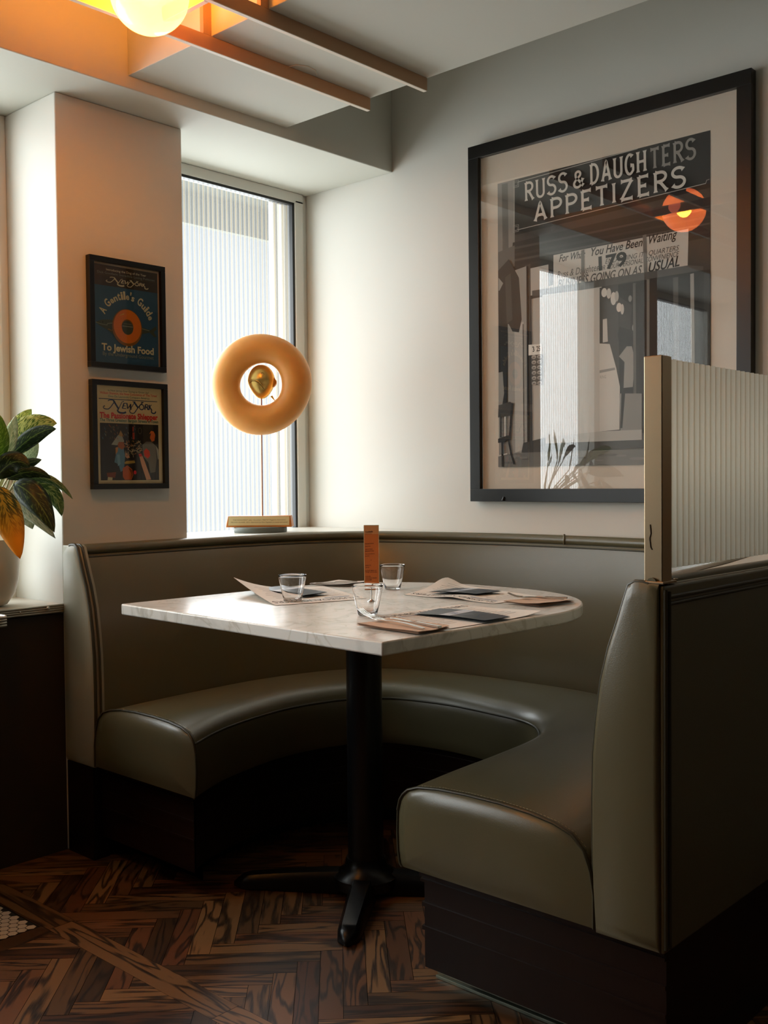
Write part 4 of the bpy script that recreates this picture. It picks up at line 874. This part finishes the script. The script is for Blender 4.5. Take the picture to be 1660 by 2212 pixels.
# placemats: bilinear sheets with lifted corners
BLUE = mat('navy_card', (34, 48, 66), .3); BLUE2 = mat('navy_card_print', (70, 92, 112), .4); BAND = mat('pale_band', (196, 204, 212), .5); INK = mat('menu_ink', (52, 42, 36), .8); INKB = mat('menu_blue_ink', (110, 130, 160), .8)
def sheet(A_, B_, C_, D_, z, lift, m, th=.0004, n=14):
    # corners in order; lift(u,v)->dz ; returns grid fn
    A_, B_, C_, D_ = map(Vector, (A_, B_, C_, D_))
    def f(u, v, l=0):
        p = A_*(1-u)*(1-v)+B_*u*(1-v)+C_*u*v+D_*(1-u)*v; return (p.x, p.y, z+lift(u, v)+l)
    mb = MB(); mb.grid([[f(i/n, j/n) for j in range(n+1)] for i in range(n+1)], m); mb.grid([[f(i/n, j/n, -th) for j in range(n+1)] for i in range(n+1)], m)
    return mb, f
def placemat(A_, B_, C_, D_, lift, label, txt=True):
    cx = sum(p[0] for p in (A_, B_, C_, D_))/4; cy = sum(p[1] for p in (A_, B_, C_, D_))/4
    t = thing('paper_placemat', (cx, cy, .7605), label, 'placemat', 'printed paper placemats on the marble table')
    mb, f = sheet(A_, B_, C_, D_, .7612, lift, PAPER); mb.build('sheet', t, smooth=60)
    A2 = lambda a, b, l: (lambda p: (p[0], p[1], p[2]+.0003+l))(f(a, b))
    P = Print(A2, 1)
    if txt:
        P.text('RUSS&DAUGHTERS', (.06, .84), (.97, .84), .085, INK, .0)
        for k in range(9):
            for cxx in (.08, .40, .70): P.line([(cxx, .72-.065*k), (cxx+.14+.08*random.random(), .72-.065*k)], .006, INK)
        P.line([(.08, .78), (.36, .78)], .022, INKB); P.layer()
    P.mb.build('print', t, weld=False)
    return t
def booklet(A_, B_, C_, D_, z, label, tilt=0, bend=.002):
    cx = sum(p[0] for p in (A_, B_, C_, D_))/4; cy = sum(p[1] for p in (A_, B_, C_, D_))/4
    t = thing('folded_menu', (cx, cy, z), label, 'menu', 'navy folded menus with a pale band')
    mb, f = sheet(A_, B_, C_, D_, z+.0024, lambda u, v: bend*math.sin(math.pi*u)+tilt*u, BLUE, th=.0020); mb.build('cover', t, smooth=50)
    P = Print(lambda a, b, l: (lambda p: (p[0], p[1], p[2]+.0004+l))(f(a, b)), 1)
    n = 8
    P.mb.grid([[P.f(.36+.16*i/n, 0.0+j, 0) for j in (0, .5, 1)] for i in range(n+1)], BAND); P.L = .0003
    P.text('menu', (.39, .3), (.49, .3), .3, INKB); P.line([(.62, .25), (.72, .6), (.82, .25)], .03, BLUE2); P.line([(.6, .2), (.86, .2)], .02, BLUE2); P.line([(.66, .7), (.80, .7)], .03, BLUE2)
    P.mb.build('band_and_print', t, weld=False); return t
fz = lambda u, v: 0
placemat((1.6475,1.5517), (1.6323,1.2967), (1.9506,1.2954), (1.9990,1.5816), lambda u, v: .006*(u**6)*(v**4)+.002*math.sin(3*u+2*v)**2*.5, 'white paper placemat nearest the viewer with large dark lettering')if False else None
# near placemat: u runs along +X (reader's left to right), v away from the reader
placemat((1.625, 1.308), (1.925, 1.292), (1.955, 1.545), (1.645, 1.560), lambda u, v: .008*(u**8)*(1-v)**2, 'white paper placemat nearest the viewer with large dark lettering')
placemat((2.215, 1.478), (2.345, 1.895), (2.035, 1.795), (2.02, 1.49), lambda u, v: .018*math.exp(-((u-1.0)/.12)**2-((v-.1)/.3)**2)+.006*math.exp(-((u-.45)/.15)**2)*(v), 'white paper placemat on the right rear of the table, rippled along its edge')
placemat((1.885, 2.150), (1.655, 2.13), (1.668, 1.885), (1.895, 1.815), lambda u, v: .036*max(0, (u-.35)/.65)**2*(max(0, 1-v)**1.5)+.0005, 'white paper placemat on the left with one corner curled up') if False else None
LM = placemat((2.07, 2.135), (1.80, 2.205), (1.668, 1.885), (1.905, 1.805), lambda u, v: .040*(max(0, u-.25)/.75)**2.2*(max(0, 1-v)**1.3), 'white paper placemat on the left with one corner curled up')
booklet((1.738, 1.502), (1.722, 1.296), (1.810, 1.292), (1.852, 1.522), .7616, 'navy folded menu with pale band on the nearest placemat', tilt=.004, bend=.003)
booklet((2.0811,1.7485), (2.1062,1.6091), (2.2072,1.6024), (2.1966,1.7488), .7660, 'navy folded menu with pale band on the right rear placemat', tilt=.001)
booklet((1.8349,2.1640), (1.8018,1.9350), (1.9024,1.9449), (1.9290,2.1599), .7680, 'navy folded menu lying behind the left tumbler', tilt=-.0005, bend=.001)
NAP = mat('beige_napkin', (206, 176, 150), .9, bump=.1, bscale=300)
def napkin(A_, B_, C_, D_, z, label, nm='paper_napkin', m=None):
    cx = sum(p[0] for p in (A_, B_, C_, D_))/4; cy = sum(p[1] for p in (A_, B_, C_, D_))/4
    t = thing(nm, (cx, cy, z), label, 'napkin', 'folded paper napkins under the cutlery')
    for k in range(3):
        mb, f = sheet(A_, B_, C_, D_, z+.0006+.0012*k, lambda u, v: .0015*math.sin(5*u+k)*math.sin(4*v+1)**2+.002*k*(abs(v-.5)**3)+.001*k*u**3+.0015, m or NAP, th=.0006); o = mb.build('fold', t, smooth=60)
napkin((1.515, 1.300), (1.612, 1.300), (1.640, 1.475), (1.528, 1.478), .7622, 'beige paper napkin under the fork and knife nearest the viewer')
napkin((2.030, 1.470), (2.025, 1.365), (2.150, 1.345), (2.165, 1.460), .7630, 'beige paper napkin under cutlery at the right rear setting')
napkin((2.045, 2.165), (2.09, 2.055), (2.21, 2.07), (2.17, 2.17), .7622, 'pale paper napkin at the far edge behind the menu card', m=mat('white_napkin', (220, 214, 204), .9))
def fork(p, q, z, tip, label):
    p, q = Vector(p), Vector(q); d = (q-p); L = d.length; d.normalize(); n = Vector((-d.y, d.x))
    t_ = bpy.data.objects.new
    mb = MB(); W3 = lambda s, o, h: (p.x+d.x*s*L+n.x*o, p.y+d.y*s*L+n.y*o, z+h)
    def hgt(s): return .004+tip*max(0, (.42-s)/.42)**1.6+.006*math.sin(math.pi*max(0, (s-.3)/.7))*.6
    rows = []
    for i in range(25):
        s = .24+.76*i/24
        w = .0105 if s < .30 else (.0105-(s-.30)/.10*.0080 if s < .40 else .0025+.003*max(0, (s-.5)/.5)**1.2)
        if i == 24: w *= .5
        h = hgt(s); rows.append([W3(s, -w, h), W3(s, w, h), W3(s, w, h-.0014), W3(s, -w, h-.0014)])
    mb.grid(rows, STEEL, closev=True, cap=True)
    o = mb.build('fork', smooth=50); tag(o, label, 'fork')
    o2 = None
    for k in range(4):
        off = -.0078+.0052*k; mt = MB(); mt.tube([W3(s, off*(1-.12*(1-s/.25)), hgt(s)-.0007+.002*math.sin(math.pi*s/.25)*-1) for s in (.255, .2, .14, .08, .03, 0)], [.0013, .0013, .0012, .0011, .0009, .0005], STEEL, 6); mt.build('tine', o, smooth=60)
    return o
def knife(p, q, z, label):
    p, q = Vector(p), Vector(q); d = (q-p); L = d.length; d.normalize(); n = Vector((-d.y, d.x)); mb = MB(); rows = []
    W3 = lambda s, o, h: (p.x+d.x*s*L+n.x*o, p.y+d.y*s*L+n.y*o, z+h)
    for i in range(21):
        s = i/20; w1, w0, th = (.0085*math.sqrt(min(1, s/.12+.05)), .0, .0012) if s < .5 else (.0050+.0015*(s-.5), -.003-.002*(s-.5), .0035)
        if s < .5: w0 = -.003
        rows.append([W3(s, w0, 0), W3(s, w1, 0), W3(s, w1, th), W3(s, w0, th)])
    mb.grid(rows, STEEL, closev=True, cap=True); o = mb.build('table_knife', smooth=50); tag(o, label, 'knife'); return o
fork((1.598, 1.535), (1.545, 1.310), .7668, .017, 'steel fork with raised tines on the napkin nearest the viewer')
knife((1.625, 1.470), (1.580, 1.300), .7685, 'steel table knife beside the nearest fork')
fork((2.080, 1.492), (2.130, 1.362), .7672, .012, 'steel fork on the napkin at the right rear of the table')
knife((2.125, 1.475), (2.158, 1.372), .7690, 'steel table knife at the right rear of the table')
knife((2.055, 2.150), (2.15, 2.075), .7682, 'steel table knife on the far napkin behind the menu card')
# ---------------------------------------------------------------- plant
PX, PY = 1.385, 2.80
PT = thing('potted_plant', (PX, PY, .716), 'leafy variegated plant in a cream pot on the left window ledge', 'plant')
mb = MB(); mb.lathe([(0, 0), (.045, 0), (.062, .006), (.083, .035), (.094, .075), (.098, .13), (.097, .19), (.090, .19), (.088, .165), (0, .165)], (PX, PY, .7165), mat('cream_ceramic', (222, 206, 182), .25), 44); mb.build('pot', PT, smooth=50)
mb = MB(); mb.lathe([(0, .168), (.085, .166), (.0885, .164)], (PX, PY, .7165), mat('soil', (40, 30, 22), .9, bump=.5, bscale=80), 30); mb.build('soil', PT)
def leafmat(name, ca_, cb_, cc_=None, sc=1, thr=.5, emis=0):
    M = bpy.data.materials.new(name); M.use_nodes = True; nt = M.node_tree; p = nt.nodes['Principled BSDF']; L = nt.links
    at = nt.nodes.new('ShaderNodeAttribute'); at.attribute_name = 'luv'
    sp = nt.nodes.new('ShaderNodeSeparateXYZ'); L.new(at.outputs['Vector'], sp.inputs[0])
    ab = nt.nodes.new('ShaderNodeMath'); ab.operation = 'ABSOLUTE'; L.new(sp.outputs[1], ab.inputs[0])
    # slanted veins: u - .5|v|
    ml = nt.nodes.new('ShaderNodeMath'); ml.operation = 'MULTIPLY_ADD'; ml.inputs[1].default_value = -.35; L.new(ab.outputs[0], ml.inputs[0]); L.new(sp.outputs[0], ml.inputs[2])
    cb = nt.nodes.new('ShaderNodeCombineXYZ'); L.new(ml.outputs[0], cb.inputs[0]); L.new(sp.outputs[1], cb.inputs[1]); L.new(sp.outputs[2], cb.inputs[2])
    mp = nt.nodes.new('ShaderNodeMapping'); mp.inputs['Scale'].default_value = (26*sc, 5*sc, 1); L.new(cb.outputs[0], mp.inputs['Vector'])
    n = nt.nodes.new('ShaderNodeTexNoise'); n.inputs['Scale'].default_value = 1; n.inputs['Detail'].default_value = 3; L.new(mp.outputs['Vector'], n.inputs['Vector'])
    r = nt.nodes.new('ShaderNodeMapRange'); r.inputs['From Min'].default_value = thr-.06; r.inputs['From Max'].default_value = thr+.06; L.new(n.outputs['Fac'], r.inputs['Value'])
    mx = nt.nodes.new('ShaderNodeMix'); mx.data_type = 'RGBA'; mx.inputs['A'].default_value = lin(ca_); mx.inputs['B'].default_value = lin(cb_); L.new(r.outputs['Result'], mx.inputs['Factor']); last = mx
    mr = nt.nodes.new('ShaderNodeMapRange'); mr.inputs['From Min'].default_value = .02; mr.inputs['From Max'].default_value = .07; L.new(ab.outputs[0], mr.inputs['Value'])
    m3 = nt.nodes.new('ShaderNodeMix'); m3.data_type = 'RGBA'; m3.inputs['A'].default_value = lin(cb_); L.new(last.outputs['Result'], m3.inputs['B']); L.new(mr.outputs['Result'], m3.inputs['Factor']); last = m3
    if cc_:
        r2 = nt.nodes.new('ShaderNodeMapRange'); r2.inputs['From Min'].default_value = .35; r2.inputs['From Max'].default_value = .75; L.new(sp.outputs[0], r2.inputs['Value'])
        m2 = nt.nodes.new('ShaderNodeMix'); m2.data_type = 'RGBA'; m2.inputs['B'].default_value = lin(cc_); L.new(last.outputs['Result'], m2.inputs['A']); L.new(r2.outputs['Result'], m2.inputs['Factor']); last = m2
    L.new(last.outputs['Result'], p.inputs['Base Color']); p.inputs['Roughness'].default_value = .35
    tr = nt.nodes.new('ShaderNodeBsdfTranslucent'); L.new(last.outputs['Result'], tr.inputs[0]); ms = nt.nodes.new('ShaderNodeMixShader'); ms.inputs[0].default_value = .35
    out = nt.nodes['Material Output']; L.new(p.outputs[0], ms.inputs[1]); L.new(tr.outputs[0], ms.inputs[2]); L.new(ms.outputs[0], out.inputs[0]); return M
LB = leafmat('leaf_bright_variegated', (74, 118, 46), (208, 220, 150), sc=1.3, thr=.47); LD = leafmat('leaf_dark', (26, 48, 24), (110, 136, 70), thr=.62); LG = leafmat('leaf_mid', (58, 98, 56), (160, 182, 126), thr=.56); LY = leafmat('leaf_yellowing', (62, 78, 24), (190, 170, 60), (226, 158, 36), thr=.52); LP = leafmat('leaf_pale', (150, 168, 140), (206, 212, 190), thr=.5); LV = leafmat('leaf_fresh', (96, 132, 50), (150, 180, 90), thr=.55)
def leaf(b, mid, tip, w, m, side=None, fold=.25, label=None, n=16, k=7):
    b, mid, tip = Vector(b), Vector(mid), Vector(tip); rows = []; luv = []
    off = random.random()*20
    for i in range(n+1):
        t = i/n; p = b*(1-t)**2+mid*2*t*(1-t)+tip*t*t; d = ((mid-b)*(1-t)+(tip-mid)*t).normalized()
        view = (p-Vector((0, 0, 1.06))).normalized() if side is None else Vector(side)
        s = d.cross(view).normalized(); nn = s.cross(d).normalized()
        ww = w*(math.sin(math.pi*min(1, t**.8))**.75)*(1-.15*t)+.0004
        if i == n: ww = .0003
        row = []
        for j in range(k):
            v = -1+2*j/(k-1); wob = .06*w*math.sin(9*t+v*2+off)*abs(v)
            row.append(p+s*v*ww+nn*(-fold*ww*(1-abs(v))+wob)); luv.append((t*w*14*.5 if False else t, v, off))
        rows.append(row)
    mb = MB(); mb.grid(rows, m); o = mb.build('leaf', PT, weld=False, smooth=80)
    a = o.data.attributes.new('luv', 'FLOAT_VECTOR', 'POINT')
    for i, v in enumerate(luv): a.data[i].vector = v
    so = o.modifiers.new('s', 'SOLIDIFY'); so.thickness = .0006
    if label: o['label'] = label
    return o
st = MB(); crown = Vector((PX, PY, .885))
def lf(bx, by, mx_, my_, tx, ty, w, m, Y=2.70, dY=-.08, **kw): pass
LEAVES = [
 ((1.4349,2.7400,1.1401), (1.4539,2.7200,1.2306), (1.4858,2.7000,1.2710), .028, LB), ((1.4084,2.7000,1.1325), (1.4494,2.6600,1.2405), (1.5060,2.6000,1.2270), .040, LB),
 ((1.4089,2.6800,1.1384), (1.4572,2.6200,1.2136), (1.4797,2.5600,1.2105), .022, LD), ((1.3094,2.6200,1.1176), (1.3325,2.6000,1.1723), (1.3277,2.5800,1.2442), .036, LV),
 ((1.3750,2.6600,1.1062), (1.3930,2.6400,1.1936), (1.3956,2.6200,1.2453), .018, LP),
 ((1.3240,2.6000,1.0746), (1.3564,2.5600,1.1472), (1.3796,2.5200,1.1040), .030, LD), ((1.3710,2.6400,1.0934), (1.4169,2.6000,1.1179), (1.4355,2.5600,1.1260), .015, LD),
 ((1.3668,2.6200,1.0745), (1.4193,2.5800,1.1113), (1.4503,2.5400,1.0760), .016, LD), ((1.3838,2.6400,1.0734), (1.4738,2.5800,1.1053), (1.5024,2.5200,1.0191), .012, LG),
 ((1.3757,2.6000,1.0620), (1.4091,2.5400,1.0429), (1.4238,2.4800,0.9330), .034, LD), ((1.4022,2.6400,1.0582), (1.5170,2.6200,1.0673), (1.5031,2.5800,0.9716), .026, LG),
 ((1.3998,2.6600,1.0178), (1.4254,2.6200,1.0049), (1.4721,2.5600,0.9124), .022, LP), ((1.4211,2.7000,1.0300), (1.4508,2.6800,0.9910), (1.4595,2.6600,0.9357), .028, LP), ((1.4314,2.7200,1.0169), (1.4406,2.7000,0.9781), (1.4399,2.6800,0.9295), .020, LP),
 ((1.2955,2.5400,1.0564), (1.3108,2.5000,0.9730), (1.3139,2.4600,0.8710), .036, LY), ((1.5981,2.8800,1.0546), (1.6371,2.8800,1.1667), (1.6169,2.8800,1.2293), .032, LV),  # last leaf stands in for a blurred leaf image cast on the pier
 ((1.4683,2.7200,1.1205), (1.4804,2.7000,1.1462), (1.4925,2.6800,1.1783), .020, LP), ((1.3103,2.6000,1.0321), (1.2442,2.5200,0.9748), (1.1892,2.4600,0.8981), .032, LG),
 ((1.3037,2.6600,1.1183), (1.2391,2.6000,1.2000), (1.1611,2.5600,1.2076), .036, LB), ((1.2836,2.6200,1.0932), (1.1825,2.5600,1.1156), (1.1059,2.5200,1.0694), .030, LD), ((1.3567,2.7400,1.1455), (1.3423,2.7600,1.2475), (1.3269,2.7800,1.2987), .032, LB), ((1.2603,2.6000,1.0449), (1.1638,2.5500,1.0116), (1.1053,2.5000,0.9349), .030, LG)]
for b, mi, ti, w, m_ in LEAVES:
    lab = {LY: 'yellowing leaf with orange tip'}.get(m_)
    leaf(b, mi, ti, w*1.1, m_, label=lab)
    bb = Vector(b); c0 = crown+Vector((random.uniform(-.03, .03), random.uniform(-.03, .03), 0)); m0 = c0.lerp(bb, .5)+Vector((0, 0, .03))
    ms = MB(); ms.tube([c0, m0, bb], [.0035, .003, .0022], mat('pale_stem', (176, 176, 130), .5), 6); ms.build('stem', PT, smooth=60)
